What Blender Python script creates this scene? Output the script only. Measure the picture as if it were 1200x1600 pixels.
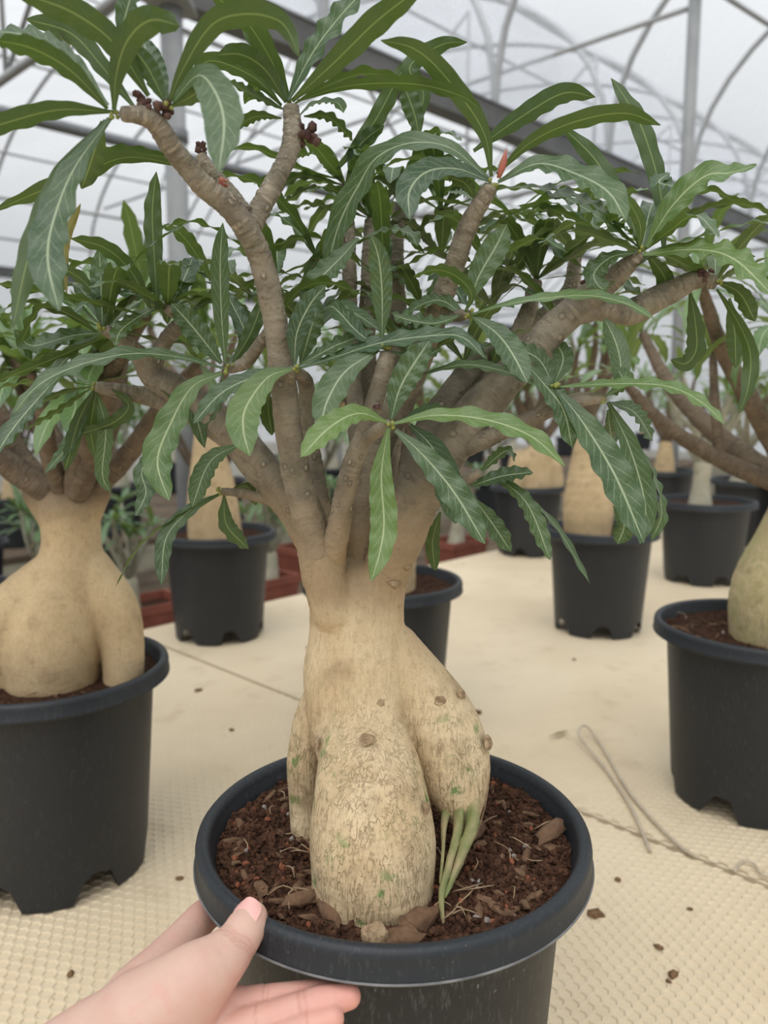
import bpy, math, random
import numpy as np
from mathutils import Vector, Matrix, noise as mnoise

for o in list(bpy.data.objects):
    bpy.data.objects.remove(o)
scene = bpy.context.scene
COL = scene.collection
random.seed(7)

# ------------------------------------------------------------------ camera
F = 1250.0
PITCH = math.radians(8.0)
CAM = Vector((0, 0, 0.465))                     # bench top is z = 0
cam_d = bpy.data.cameras.new('camera')
cam = bpy.data.objects.new('camera', cam_d)
COL.objects.link(cam)
cam.location = CAM
cam.rotation_euler = (math.pi / 2 - PITCH, 0, 0)
cam_d.sensor_fit = 'VERTICAL'
cam_d.sensor_height = 36.0
cam_d.lens = 36.0 * F / 1600.0
cam_d.clip_start = 0.01
cam_d.dof.use_dof = True
cam_d.dof.focus_distance = 0.435
cam_d.dof.aperture_fstop = 9.0
scene.camera = cam

# ------------------------------------------------------------------ world: bright overcast sky
w = bpy.data.worlds.new('overcast_sky')
scene.world = w
w.use_nodes = True
nt = w.node_tree
nt.nodes.clear()
wo = nt.nodes.new('ShaderNodeOutputWorld')
bg = nt.nodes.new('ShaderNodeBackground')
tc = nt.nodes.new('ShaderNodeTexCoord')
sep = nt.nodes.new('ShaderNodeSeparateXYZ')
mr = nt.nodes.new('ShaderNodeMapRange')
nt.links.new(tc.outputs['Generated'], sep.inputs[0])
nt.links.new(sep.outputs['Z'], mr.inputs['Value'])
mr.inputs['From Min'].default_value = 0.0
mr.inputs['From Max'].default_value = 1.0
mr.inputs['To Min'].default_value = 0.50
mr.inputs['To Max'].default_value = 1.40
nt.links.new(mr.outputs[0], bg.inputs['Strength'])
bg.inputs['Color'].default_value = (0.96, 0.985, 1.0, 1)
nt.links.new(bg.outputs[0], wo.inputs[0])

sun_d = bpy.data.lights.new('veiled_sun', 'SUN')
sun_d.energy = 2.0
sun_d.angle = math.radians(60)
sun_d.color = (1.0, 0.96, 0.9)
sun = bpy.data.objects.new('veiled_sun', sun_d)
COL.objects.link(sun)
sun.rotation_euler = (math.radians(32), math.radians(-14), 0)

scene.view_settings.view_transform = 'Standard'
scene.view_settings.look = 'None'
scene.view_settings.gamma = 1.0
scene.view_settings.use_curve_mapping = False
scene.view_settings.exposure = 0.08

# ------------------------------------------------------------------ helpers
CP, SP = math.cos(PITCH), math.sin(PITCH)


def ray(px, py):
    u, v = (px - 600) / F, (800 - py) / F
    return Vector((u, CP + v * SP, -SP + v * CP))


def P(px, py, Y):
    """pixel of the photograph at the distance Y in front of the camera"""
    d = ray(px, py)
    return CAM + d * (Y / d.y)


def PZ(px, py, z):
    d = ray(px, py)
    return CAM + d * ((z - CAM.z) / d.z)


def S(px, py, Y):
    """metres per pixel there"""
    return Y / ray(px, py).y / F


def tag(o, label=None, cat=None, group=None, kind=None):
    if label: o['label'] = label
    if cat: o['category'] = cat
    if group: o['group'] = group
    if kind: o['kind'] = kind
    return o


def empty(name, loc, label, cat, group=None):
    o = bpy.data.objects.new(name, None)
    COL.objects.link(o)
    o.location = loc
    o.empty_display_size = 0.05
    return tag(o, label, cat, group)


def link(name, me, mat=None, parent=None, smooth=True):
    o = bpy.data.objects.new(name, me)
    COL.objects.link(o)
    if mat is not None and len(me.materials) == 0:
        for m in (mat if isinstance(mat, (list, tuple)) else [mat]):
            me.materials.append(m)
    if smooth and len(me.polygons):
        me.polygons.foreach_set('use_smooth', [True] * len(me.polygons))
    if parent is not None:
        o.parent = parent
    return o


def mesh(name, verts, faces, uvs=None):
    me = bpy.data.meshes.new(name)
    me.from_pydata([tuple(v) for v in verts], [], [tuple(f) for f in faces])
    if uvs is not None:
        lay = me.uv_layers.new(name='UVMap')
        li = np.zeros(len(me.loops), dtype=np.int32)
        me.loops.foreach_get('vertex_index', li)
        uv = np.asarray(uvs, dtype=np.float32)[li]
        lay.data.foreach_set('uv', uv.ravel())
    me.update()
    return me


def catmull(pts, n):
    """resample a polyline (rows of any width, first three are xyz) to n+1 rows, even in length"""
    p = np.asarray(pts, dtype=float)
    if len(p) == 2:
        dense = p[0] + (p[1] - p[0]) * np.linspace(0, 1, 40)[:, None]
    else:
        q = np.vstack([2 * p[0] - p[1], p, 2 * p[-1] - p[-2]])
        out = []
        for i in range(1, len(q) - 2):
            p0, p1, p2, p3 = q[i - 1], q[i], q[i + 1], q[i + 2]
            t = np.linspace(0, 1, 24, endpoint=False)[:, None]
            out.append(0.5 * (2 * p1 + (p2 - p0) * t + (2 * p0 - 5 * p1 + 4 * p2 - p3) * t ** 2 + (3 * p1 - p0 - 3 * p2 + p3) * t ** 3))
        dense = np.vstack(out + [p[-1:]])
    s = np.concatenate([[0], np.cumsum(np.linalg.norm(np.diff(dense[:, :3], axis=0), axis=1))])
    tt = np.linspace(0, s[-1], n + 1)
    return np.stack([np.interp(tt, s, dense[:, k]) for k in range(dense.shape[1])], axis=1), s[-1]


# ---- materials
class NB:
    def __init__(self, name):
        self.m = bpy.data.materials.new(name)
        self.m.use_nodes = True
        self.t = self.m.node_tree
        self.t.nodes.clear()
        self.out = self.t.nodes.new('ShaderNodeOutputMaterial')

    def n(self, typ, ins=None, **props):
        nd = self.t.nodes.new('ShaderNode' + typ)
        for k, v in props.items():
            setattr(nd, k, v)
        for k, v in (ins or {}).items():
            self.set(nd.inputs[k], v)
        return nd

    def set(self, sock, v):
        if hasattr(v, 'is_output') or isinstance(v, bpy.types.NodeSocket):
            self.t.links.new(v, sock)
        elif isinstance(v, (tuple, list)):
            sock.default_value = tuple(v) + ((1,) if len(v) == 3 and sock.type == 'RGBA' else ())
        else:
            sock.default_value = v

    def math(self, op, a, b=0.0, c=None):
        nd = self.n('Math', operation=op)
        self.set(nd.inputs[0], a)
        self.set(nd.inputs[1], b)
        if c is not None: self.set(nd.inputs[2], c)
        return nd.outputs[0]

    def mix(self, f, a, b, blend='MIX'):
        nd = self.n('Mix', data_type='RGBA', blend_type=blend)
        self.set(nd.inputs[0], f)
        self.set(nd.inputs[6], a)
        self.set(nd.inputs[7], b)
        return nd.outputs[2]

    def noise(self, vec, scale, detail=4, rough=0.55, dist=0.0):
        return self.n('TexNoise', {'Vector': vec, 'Scale': scale, 'Detail': detail, 'Roughness': rough, 'Distortion': dist}).outputs['Fac']

    def ramp(self, f, stops):
        nd = self.n('ValToRGB')
        el = nd.color_ramp.elements
        while len(el) < len(stops): el.new(0.5)
        for e, (p, c) in zip(el, stops):
            e.position = p
            e.color = tuple(c) + (1,) if len(c) == 3 else c
        self.set(nd.inputs[0], f)
        return nd.outputs[0]

    def smooth(self, v, lo, hi, a=0.0, b=1.0):
        nd = self.n('MapRange', {'Value': v, 'From Min': lo, 'From Max': hi, 'To Min': a, 'To Max': b}, interpolation_type='SMOOTHSTEP')
        return nd.outputs[0]

    def bump(self, h, strength, dist=0.002):
        return self.n('Bump', {'Height': h, 'Strength': strength, 'Distance': dist}).outputs[0]

    def coord(self, which='Object', scale=None):
        c = self.n('TexCoord').outputs[which]
        if scale:
            c = self.n('Mapping', {'Vector': c, 'Scale': scale}).outputs[0]
        return c

    def bsdf(self, color, rough=0.6, normal=None, **kw):
        ins = {'Base Color': color, 'Roughness': rough}
        ins.update({k.replace('_', ' '): v for k, v in kw.items()})
        if normal is not None: ins['Normal'] = normal
        return self.n('BsdfPrincipled', ins).outputs[0]

    def done(self, shader):
        self.t.links.new(shader, self.out.inputs[0])
        return self.m


def leaf_material(name, top, top2, vein, under, transl):
    b = NB(name)
    uv = b.coord('UV')
    sp = b.n('SeparateXYZ', {0: uv})
    u = b.math('ABSOLUTE', b.math('MULTIPLY_ADD', sp.outputs[0], 2.0, -1.0))
    v = sp.outputs[1]
    rnd = b.n('ObjectInfo').outputs['Random']
    nz = b.noise(b.n('Mapping', {'Vector': uv, 'Scale': (2.0, 5, 1)}).outputs[0], 2.0, 2)
    oc = b.coord('Object')
    big = b.noise(oc, 30, 2)
    mid = b.smooth(u, 0.02, 0.10, 1, 0)
    ph = b.math('ADD', b.math('SUBTRACT', b.math('MULTIPLY', v, 12.0), b.math('MULTIPLY', u, 2.0)), b.math('MULTIPLY', nz, 0.5))
    fr = b.math('ABSOLUTE', b.math('SUBTRACT', b.math('FRACT', ph), 0.5))
    lat = b.math('MULTIPLY', b.smooth(fr, 0.015, 0.075, 1, 0), b.smooth(u, 0.5, 0.95, 0.5, 0.05))
    vor = b.n('TexVoronoi', {'Vector': b.n('Mapping', {'Vector': uv, 'Scale': (7, 32, 1)}).outputs[0], 'Scale': 1.0}, feature='DISTANCE_TO_EDGE').outputs['Distance']
    net = b.math('MULTIPLY', b.smooth(vor, 0.0, 0.08, 1, 0), 0.12)
    veinm = b.math('MAXIMUM', b.math('MAXIMUM', mid, lat), net)
    base = b.mix(b.smooth(big, 0.3, 0.75), top, top2)
    base = b.mix(b.math('MULTIPLY', rnd, 0.55), base, tuple(c * k for c, k in zip(top2, (1.5, 1.35, 0.9))))
    ctop = b.mix(veinm, base, vein)
    cund = b.mix(b.math('MULTIPLY', mid, 0.75), b.mix(rnd, under, tuple(c * k for c, k in zip(under, (0.75, 0.9, 0.9)))), (0.30, 0.38, 0.13))
    cund = b.mix(b.math('MULTIPLY', lat, 0.25), cund, (0.22, 0.3, 0.12))
    back = b.n('NewGeometry').outputs['Backfacing']
    col = b.mix(back, ctop, cund)
    nrm = b.bump(b.math('SUBTRACT', b.math('MULTIPLY', nz, 0.5), veinm), 0.35, 0.0006)
    rough = b.math('MULTIPLY_ADD', back, 0.14, 0.33)
    pb = b.bsdf(col, rough, nrm, Specular_IOR_Level=0.55)
    tcol = b.mix(0.6, col, transl)
    tr = b.n('BsdfTranslucent', {'Color': tcol}).outputs[0]
    mx = b.n('MixShader', {0: 0.24, 1: pb, 2: tr}).outputs[0]
    return b.done(mx)


M = {}
M['leaf'] = leaf_material('desert_rose_leaf', (0.033, 0.078, 0.042), (0.062, 0.120, 0.048), (0.42, 0.50, 0.32), (0.058, 0.098, 0.026), (0.24, 0.36, 0.045))
M['leaf_young'] = leaf_material('young_leaf', (0.075, 0.150, 0.052), (0.115, 0.200, 0.062), (0.46, 0.54, 0.30), (0.075, 0.125, 0.030), (0.28, 0.42, 0.05))
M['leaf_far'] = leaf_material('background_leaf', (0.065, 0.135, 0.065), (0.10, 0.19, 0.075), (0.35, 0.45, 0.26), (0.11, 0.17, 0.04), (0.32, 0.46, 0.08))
M['leaf_yellow'] = leaf_material('ageing_leaf', (0.17, 0.17, 0.05), (0.2, 0.17, 0.06), (0.5, 0.46, 0.2), (0.24, 0.2, 0.055), (0.5, 0.42, 0.08))


def caudex_material(name, c1, c2, dark, green, gscale, zlo, zhi, bark, b1=(0.44, 0.325, 0.195), b2=(0.28, 0.20, 0.12)):
    b = NB(name)
    oc = b.coord('Object')
    n1 = b.noise(oc, 26, 5)
    fine = b.noise(b.n('Mapping', {'Vector': oc, 'Scale': (1, 1, 0.35)}).outputs[0], 420, 4, 0.65)
    wr = b.noise(b.n('Mapping', {'Vector': oc, 'Scale': (0.45, 0.45, 1)}).outputs[0], 380, 3)
    ve = b.n('TexVoronoi', {'Vector': b.n('Mapping', {'Vector': b.mix(0.02, oc, b.n('TexNoise', {'Vector': oc, 'Scale': 160.0, 'Detail': 2.0}).outputs['Color']), 'Scale': (1, 1, 0.27)}).outputs[0], 'Scale': 330.0}, feature='DISTANCE_TO_EDGE').outputs['Distance']
    worm = b.noise(b.n('Mapping', {'Vector': oc, 'Scale': (1, 1, 0.16)}).outputs[0], 430, 2, 0.6, 0.5)
    crack = b.math('MULTIPLY', b.smooth(b.math('ABSOLUTE', b.math('SUBTRACT', worm, 0.5)), 0.0, 0.06, 1, 0), b.smooth(b.noise(oc, 140, 2), 0.35, 0.62, 0.15, 1.0))
    gm = b.smooth(b.noise(oc, gscale, 2), 0.48, 0.64)
    z = b.n('SeparateXYZ', {0: oc}).outputs[2]
    low = b.smooth(z, zlo, zhi, 1, 0)             # fissured swollen base, smooth neck
    col = b.mix(b.smooth(n1, 0.3, 0.72), c1, c2)
    col = b.mix(b.math('MULTIPLY', b.smooth(fine, 0.46, 0.68), 0.30), col, dark)
    grain = b.noise(oc, 950, 3, 0.7)
    col = b.mix(b.smooth(grain, 0.52, 0.72, 0, 0.35), col, dark)
    wrk = b.noise(b.n('Mapping', {'Vector': oc, 'Scale': (0.25, 0.25, 1)}).outputs[0], 260, 3)
    col = b.mix(b.math('MULTIPLY', b.smooth(wrk, 0.56, 0.70, 0, 0.35), b.smooth(b.noise(oc, 34, 2), 0.45, 0.62)), col, dark)
    ck = b.math('MULTIPLY', crack, b.math('MULTIPLY_ADD', low, 0.52, 0.05))
    col = b.mix(ck, col, b.mix(gm, dark, green))
    spot = b.smooth(b.noise(oc, 75, 3), 0.60, 0.67)
    col = b.mix(b.math('MULTIPLY', b.math('MULTIPLY', spot, gm), low), col, green)
    col = b.mix(b.smooth(b.noise(oc, 42, 4), 0.52, 0.72, 0, 0.45), col, dark)
    if bark:
        col = b.mix(b.smooth(b.math('ADD', z, b.math('MULTIPLY_ADD', n1, 0.03, -0.015)), bark[0], bark[1]), col, b.mix(fine, b1, b2))
    h = b.math('SUBTRACT', b.math('ADD', b.math('MULTIPLY', fine, 0.35), b.math('MULTIPLY', wr, 0.45)), b.math('MULTIPLY', ck, 0.9))
    return b.done(b.bsdf(col, 0.62, b.bump(h, 0.75, 0.0014), Specular_IOR_Level=0.25))


M['caudex'] = caudex_material('caudex_skin', (0.70, 0.56, 0.36), (0.58, 0.43, 0.255), (0.27, 0.185, 0.10), (0.17, 0.25, 0.085), 38, 0.265, 0.325, (0.335, 0.366))
M['caudex_far'] = caudex_material('caudex_skin_smooth', (0.62, 0.47, 0.28), (0.50, 0.37, 0.21), (0.29, 0.20, 0.11), (0.30, 0.34, 0.12), 14, 0.1, 0.2, None)
M['caudex_left'] = caudex_material('caudex_skin_browning', (0.62, 0.47, 0.28), (0.50, 0.37, 0.21), (0.29, 0.20, 0.11), (0.30, 0.34, 0.12), 14, 0.1, 0.2, (0.335, 0.385), (0.23, 0.165, 0.105), (0.16, 0.115, 0.075))
M['caudex_green'] = caudex_material('caudex_skin_greenish', (0.64, 0.51, 0.31), (0.52, 0.46, 0.23), (0.33, 0.26, 0.13), (0.30, 0.36, 0.12), 12, 0.3, 0.4, None)
M['caudex_pale'] = caudex_material('caudex_skin_pale', (0.50, 0.46, 0.36), (0.40, 0.38, 0.28), (0.25, 0.22, 0.15), (0.28, 0.33, 0.16), 14, 0.1, 0.2, None)


def bark_material(name, c1, c2, scar, blend=None):
    b = NB(name)
    oc = b.coord('Object')
    uv = b.coord('UV')
    n1 = b.noise(oc, 60, 5)
    fine = b.noise(oc, 520, 4)
    ring = b.noise(b.n('Mapping', {'Vector': uv, 'Scale': (2.5, 420, 1)}).outputs[0], 1.0, 3)
    patch = b.smooth(b.noise(oc, 110, 2), 0.58, 0.68)
    col = b.mix(b.smooth(n1, 0.35, 0.65), c1, c2)
    zb = b.n('SeparateXYZ', {0: oc}).outputs[2]
    yo = b.smooth(zb, 0.44, 0.60, 0.35, 1.0) if blend else 0.8     # younger wood higher up keeps its leaf scars
    gate = b.math('MULTIPLY', yo, b.smooth(b.noise(oc, 95, 3), 0.38, 0.6))
    col = b.mix(b.math('MULTIPLY', b.smooth(ring, 0.50, 0.64, 0, 0.7), gate), col, scar)
    col = b.mix(b.math('MULTIPLY', b.smooth(ring, 0.34, 0.46, 0.6, 0), gate), col, tuple(c * 0.55 for c in c2))
    col = b.mix(b.math('MULTIPLY', patch, 0.35), col, (0.16, 0.16, 0.085))
    col = b.mix(b.smooth(fine, 0.55, 0.75, 0, 0.3), col, tuple(c * 0.5 for c in c2))
    col = b.mix(b.smooth(b.noise(oc, 38, 4), 0.5, 0.68, 0, 0.4), col, tuple(c * 0.62 for c in c2))
    sv = b.n('TexVoronoi', {'Vector': b.n('Mapping', {'Vector': uv, 'Scale': (6, 115, 1)}).outputs[0], 'Scale': 1.0}).outputs['Distance']
    spot = b.math('MULTIPLY', b.smooth(sv, 0.10, 0.24, 1, 0), b.smooth(b.noise(oc, 70, 2), 0.46, 0.58))
    rimm = b.math('MULTIPLY', b.smooth(b.math('ABSOLUTE', b.math('SUBTRACT', sv, 0.27)), 0.0, 0.07, 1, 0), b.smooth(b.noise(oc, 70, 2), 0.46, 0.58))
    if blend:
        z = b.n('SeparateXYZ', {0: oc}).outputs[2]
        zz = b.math('ADD', z, b.math('MULTIPLY_ADD', n1, 0.06, -0.03))
        col = b.mix(b.smooth(zz, blend[0], blend[1], 1.0, 0), col, b.mix(fine, (0.44, 0.325, 0.195), (0.28, 0.20, 0.12)))
    col = b.mix(b.math('MULTIPLY', spot, 0.65), col, scar)
    col = b.mix(b.math('MULTIPLY', rimm, 0.55), col, tuple(c * 0.5 for c in c2))
    h = b.math('ADD', b.math('MULTIPLY', b.math('MULTIPLY', ring, 1.5), gate), b.math('ADD', b.math('MULTIPLY', fine, 0.4), b.math('MULTIPLY', spot, 0.8)))
    return b.done(b.bsdf(col, 0.72, b.bump(h, 0.8, 0.002), Specular_IOR_Level=0.25))


M['bark'] = bark_material('grey_brown_bark', (0.31, 0.268, 0.205), (0.19, 0.162, 0.122), (0.48, 0.41, 0.31), (0.365, 0.435))
M['bark_dark'] = bark_material('dark_twig_bark', (0.20, 0.145, 0.10), (0.13, 0.095, 0.07), (0.33, 0.26, 0.19))
M['bark_far'] = bark_material('background_bark', (0.20, 0.15, 0.105), (0.14, 0.105, 0.075), (0.28, 0.22, 0.15))
M['bark_pale'] = bark_material('pale_bark', (0.40, 0.39, 0.30), (0.32, 0.31, 0.23), (0.45, 0.42, 0.33))


def plain(name, c1, c2, scale, rough=0.6, bumpk=0.0, bscale=None, spec=0.4, dist=0.001, **kw):
    b = NB(name)
    oc = b.coord('Object')
    n1 = b.noise(oc, scale, 5)
    col = b.mix(b.smooth(n1, 0.3, 0.7), c1, c2)
    nrm = b.bump(b.noise(oc, bscale or scale, 4), bumpk, dist) if bumpk else None
    return b.done(b.bsdf(col, rough, nrm, Specular_IOR_Level=spec, **kw))


def pot_material(name, base, grain=1.0):
    b = NB(name)
    oc = b.coord('Object')
    g = b.noise(oc, 900, 3, 0.7)
    st = b.noise(b.n('Mapping', {'Vector': oc, 'Scale': (1, 1, 0.2)}).outputs[0], 500, 3, 0.7)
    dust = b.noise(oc, 22, 4)
    f = b.math('MULTIPLY', b.smooth(st, 0.52, 0.70), b.smooth(dust, 0.3, 0.7, 0.2 * grain, 0.6 * grain))
    col = b.mix(f, base, (0.12, 0.127, 0.13))
    col = b.mix(b.smooth(b.noise(oc, 330, 1), 0.74, 0.78, 0, 0.35 * grain), col, (0.35, 0.33, 0.29))
    return b.done(b.bsdf(col, 0.47, b.bump(g, 0.3 * grain, 0.0006), Specular_IOR_Level=0.4))


M['pot'] = pot_material('black_plastic', (0.013, 0.015, 0.017))
M['edge'] = plain('pale_rim_edge', (0.22, 0.22, 0.22), (0.10, 0.10, 0.105), 60, 0.5)  # paler grey than the pot, for the thin ring under the lip
M['pot_far'] = pot_material('black_plastic_dusty', (0.020, 0.022, 0.025), 0.35)
M['pot_rim'] = pot_material('black_plastic_rim', (0.019, 0.023, 0.028), 0.45)
M['terracotta'] = plain('terracotta', (0.30, 0.095, 0.062), (0.22, 0.07, 0.045), 18, 0.7, 0.2, 200)
M['soil'] = plain('coir_soil', (0.09, 0.048, 0.03), (0.035, 0.017, 0.011), 130, 0.95, 1.0, 420, 0.1, 0.004)
M['crumb'] = plain('coir_crumbs', (0.115, 0.056, 0.034), (0.036, 0.019, 0.013), 200, 0.95, 0.6, 900, 0.1)
M['bark_chip'] = plain('bark_chip', (0.19, 0.115, 0.07), (0.09, 0.05, 0.03), 160, 0.9, 0.7, 500, 0.15)
M['pebble_red'] = plain('clay_granule', (0.27, 0.095, 0.05), (0.17, 0.06, 0.035), 200, 0.85, 0.3, 600, 0.2)
M['pebble_grey'] = plain('grit', (0.34, 0.31, 0.28), (0.2, 0.17, 0.15), 200, 0.8, 0.3, 600, 0.25)
M['straw'] = plain('dry_root_fibre', (0.42, 0.31, 0.19), (0.26, 0.17, 0.1), 100, 0.85)
M['knot'] = plain('knot_scar', (0.45, 0.33, 0.2), (0.24, 0.16, 0.095), 260, 0.85, 0.8, 700, 0.15)
M['root'] = plain('green_root', (0.38, 0.31, 0.17), (0.17, 0.20, 0.07), 70, 0.65, 0.6, 400, 0.3)
M['stub'] = plain('dried_flower_stub', (0.16, 0.095, 0.08), (0.07, 0.04, 0.035), 260, 0.9, 0.8, 700, 0.15)
M['bud'] = plain('pink_bud', (0.55, 0.14, 0.14), (0.35, 0.2, 0.1), 160, 0.5)
M['shoot'] = plain('green_shoot_tip', (0.30, 0.33, 0.08), (0.22, 0.24, 0.06), 160, 0.5)
M['steel'] = plain('galvanised_steel', (0.47, 0.48, 0.49), (0.40, 0.41, 0.42), 12, 0.5, 0.05, 60, 0.5, Metallic=0.1)
M['post'] = plain('grey_painted_post', (0.33, 0.34, 0.345), (0.28, 0.29, 0.295), 12, 0.5, 0.05, 60, 0.4)
M['gutter'] = plain('grey_gutter_sheet', (0.25, 0.26, 0.27), (0.2, 0.21, 0.22), 8, 0.5, 0.0, None, 0.4, Metallic=0.3)
M['wire'] = plain('clear_twine', (0.58, 0.50, 0.38), (0.48, 0.40, 0.3), 90, 0.4)
M['dirt'] = plain('dirt_crumb', (0.25, 0.15, 0.08), (0.13, 0.075, 0.04), 200, 0.9, 0.6, 500, 0.1)
M['ground'] = plain('trodden_earth', (0.16, 0.14, 0.10), (0.09, 0.085, 0.06), 6, 0.95, 0.5, 60, 0.1, 0.01)
M['shelf'] = plain('weathered_shelf', (0.15, 0.11, 0.075), (0.09, 0.07, 0.05), 9, 0.9, 0.4, 80, 0.15, 0.004)
M['fingernail'] = plain('fingernail', (0.82, 0.46, 0.42), (0.78, 0.42, 0.38), 60, 0.28, 0, None, 0.55)


def bench_material():
    b = NB('moulded_bench_sheet')
    oc = b.coord('Object')
    n1 = b.noise(oc, 3.2, 5)
    n2 = b.noise(oc, 17, 4)
    col = b.mix(b.smooth(n1, 0.3, 0.7), (0.75, 0.63, 0.45), (0.65, 0.53, 0.365))
    col = b.mix(b.smooth(n2, 0.55, 0.8, 0, 0.35), col, (0.40, 0.29, 0.17))
    speck = b.smooth(b.noise(oc, 60, 2), 0.73, 0.79)
    col = b.mix(b.math('MULTIPLY', speck, 0.5), col, (0.28, 0.19, 0.11))
    vor = b.n('TexVoronoi', {'Vector': oc, 'Scale': 95.0, 'Randomness': 0.12}, feature='DISTANCE_TO_EDGE').outputs['Distance']
    h = b.math('ADD', b.smooth(vor, 0.0, 0.25, 1, 0), b.math('MULTIPLY', n2, 0.4))
    return b.done(b.bsdf(col, 0.55, b.bump(h, 0.25, 0.001), Specular_IOR_Level=0.3))


M['bench'] = bench_material()


def skin_material():
    b = NB('skin')
    oc = b.coord('Object')
    n1 = b.noise(oc, 35, 4)
    at = b.n('Attribute', attribute_name='flush').outputs['Fac']
    col = b.mix(b.smooth(n1, 0.3, 0.7), (0.66, 0.44, 0.355), (0.62, 0.385, 0.315))
    col = b.mix(at, col, (0.78, 0.33, 0.27))
    ce = b.n('Attribute', attribute_name='crease').outputs['Fac']
    col = b.mix(b.math('MULTIPLY', ce, 0.45), col, (0.50, 0.20, 0.16))
    col = b.mix(b.smooth(b.noise(oc, 90, 3), 0.5, 0.7, 0, 0.35), col, (0.66, 0.33, 0.28))
    cr = b.noise(b.n('Mapping', {'Vector': oc, 'Scale': (1, 0.6, 1)}).outputs[0], 420, 4, 0.6)
    nrm = b.bump(cr, 0.35, 0.0007)
    return b.done(b.bsdf(col, 0.48, nrm, Specular_IOR_Level=0.4, Subsurface_Weight=0.18, Subsurface_Radius=(1.0, 0.35, 0.2), Subsurface_Scale=0.004))


M['skin'] = skin_material()


def film_material():
    b = NB('polythene_film')
    oc = b.coord('Object')
    n1 = b.noise(b.n('Mapping', {'Vector': oc, 'Scale': (0.5, 1.6, 1)}).outputs[0], 1.6, 4)
    d = b.n('BsdfDiffuse', {'Color': (0.8, 0.81, 0.83)}).outputs[0]
    tl = b.n('BsdfTranslucent', {'Color': (0.90, 0.915, 0.94)}).outputs[0]
    t = b.n('BsdfTransparent', {'Color': (0.97, 0.98, 1.0)}).outputs[0]
    m1 = b.n('MixShader', {0: 0.72, 1: d, 2: tl}).outputs[0]
    return b.done(b.n('MixShader', {0: b.smooth(n1, 0.3, 0.7, 0.62, 0.82), 1: m1, 2: t}).outputs[0])


M['film'] = film_material()

# ------------------------------------------------------------------ shape builders
def tube(pts, nseg=14, ring=0.0, ringlen=0.0035, lump=0.0, seed=0, step=0.0022, cap=True, ring_from=0.0):
    """pts rows x,y,z,r -> mesh of a knobbly tapering stem"""
    p = np.asarray(pts, dtype=float)
    L = np.linalg.norm(np.diff(p[:, :3], axis=0), axis=1).sum()
    n = max(4, int(L / step))
    q, L = catmull(p, n)
    T = np.gradient(q[:, :3], axis=0)
    T /= np.linalg.norm(T, axis=1)[:, None] + 1e-9
    rng = np.random.RandomState(seed)
    nrm = np.cross(T[0], [0.3, 0.5, 0.8])
    nrm /= np.linalg.norm(nrm)
    V, UV = [], []
    ang = np.linspace(0, 2 * np.pi, nseg, endpoint=False)
    phase = 0.0
    ph = rng.rand(4) * 6.28
    for i in range(n + 1):
        nrm = nrm - T[i] * np.dot(nrm, T[i])
        nrm /= np.linalg.norm(nrm)
        bn = np.cross(T[i], nrm)
        s = L * i / n
        k = s / ringlen + 0.35 * math.sin(s * 380 + ph[0])
        on = min(1, max(0, (i / n - ring_from) * 6 + (1 if ring_from <= 0 else 0)))
        rr = q[i, 3] * (1 + on * ring * ((k % 1.0) - 0.5) * 2 * (0.75 + 0.5 * np.sin(ang * 1 + k * 2.4 + ph[3]))
                        + lump * (np.sin(ang * 2 + s * 120 + ph[1]) * 0.5 + np.sin(ang * 3 - s * 210 + ph[2]) * 0.5))
        for a, r in zip(ang, rr):
            if lump:
                pc = q[i, :3] + q[i, 3] * (math.cos(a) * nrm + math.sin(a) * bn)
                r = r * (1 + lump * (1.2 * mnoise.noise(pc * 90) + 2.2 * max(0, mnoise.noise(pc * 260) - 0.22)))
            V.append(q[i, :3] + r * (math.cos(a) * nrm + math.sin(a) * bn))
            UV.append((a / 6.2832, s))
    Fc = []
    for i in range(n):
        for j in range(nseg):
            a, b_ = i * nseg + j, i * nseg + (j + 1) % nseg
            Fc.append((a, b_, b_ + nseg, a + nseg))
    if cap:
        V.append(q[-1, :3] + T[-1] * q[-1, 3] * 0.5); UV.append((0, L))
        for j in range(nseg):
            Fc.append((n * nseg + j, n * nseg + (j + 1) % nseg, len(V) - 1))
        V.append(q[0, :3]); UV.append((0, 0))
        for j in range(nseg):
            Fc.append(((j + 1) % nseg, j, len(V) - 1))
    return V, Fc, UV


LW_V = [0, .04, .12, .3, .5, .66, .8, .92, 1.0]
LW_W = [.17, .20, .38, .80, .98, 1.0, .86, .52, .04]


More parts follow.
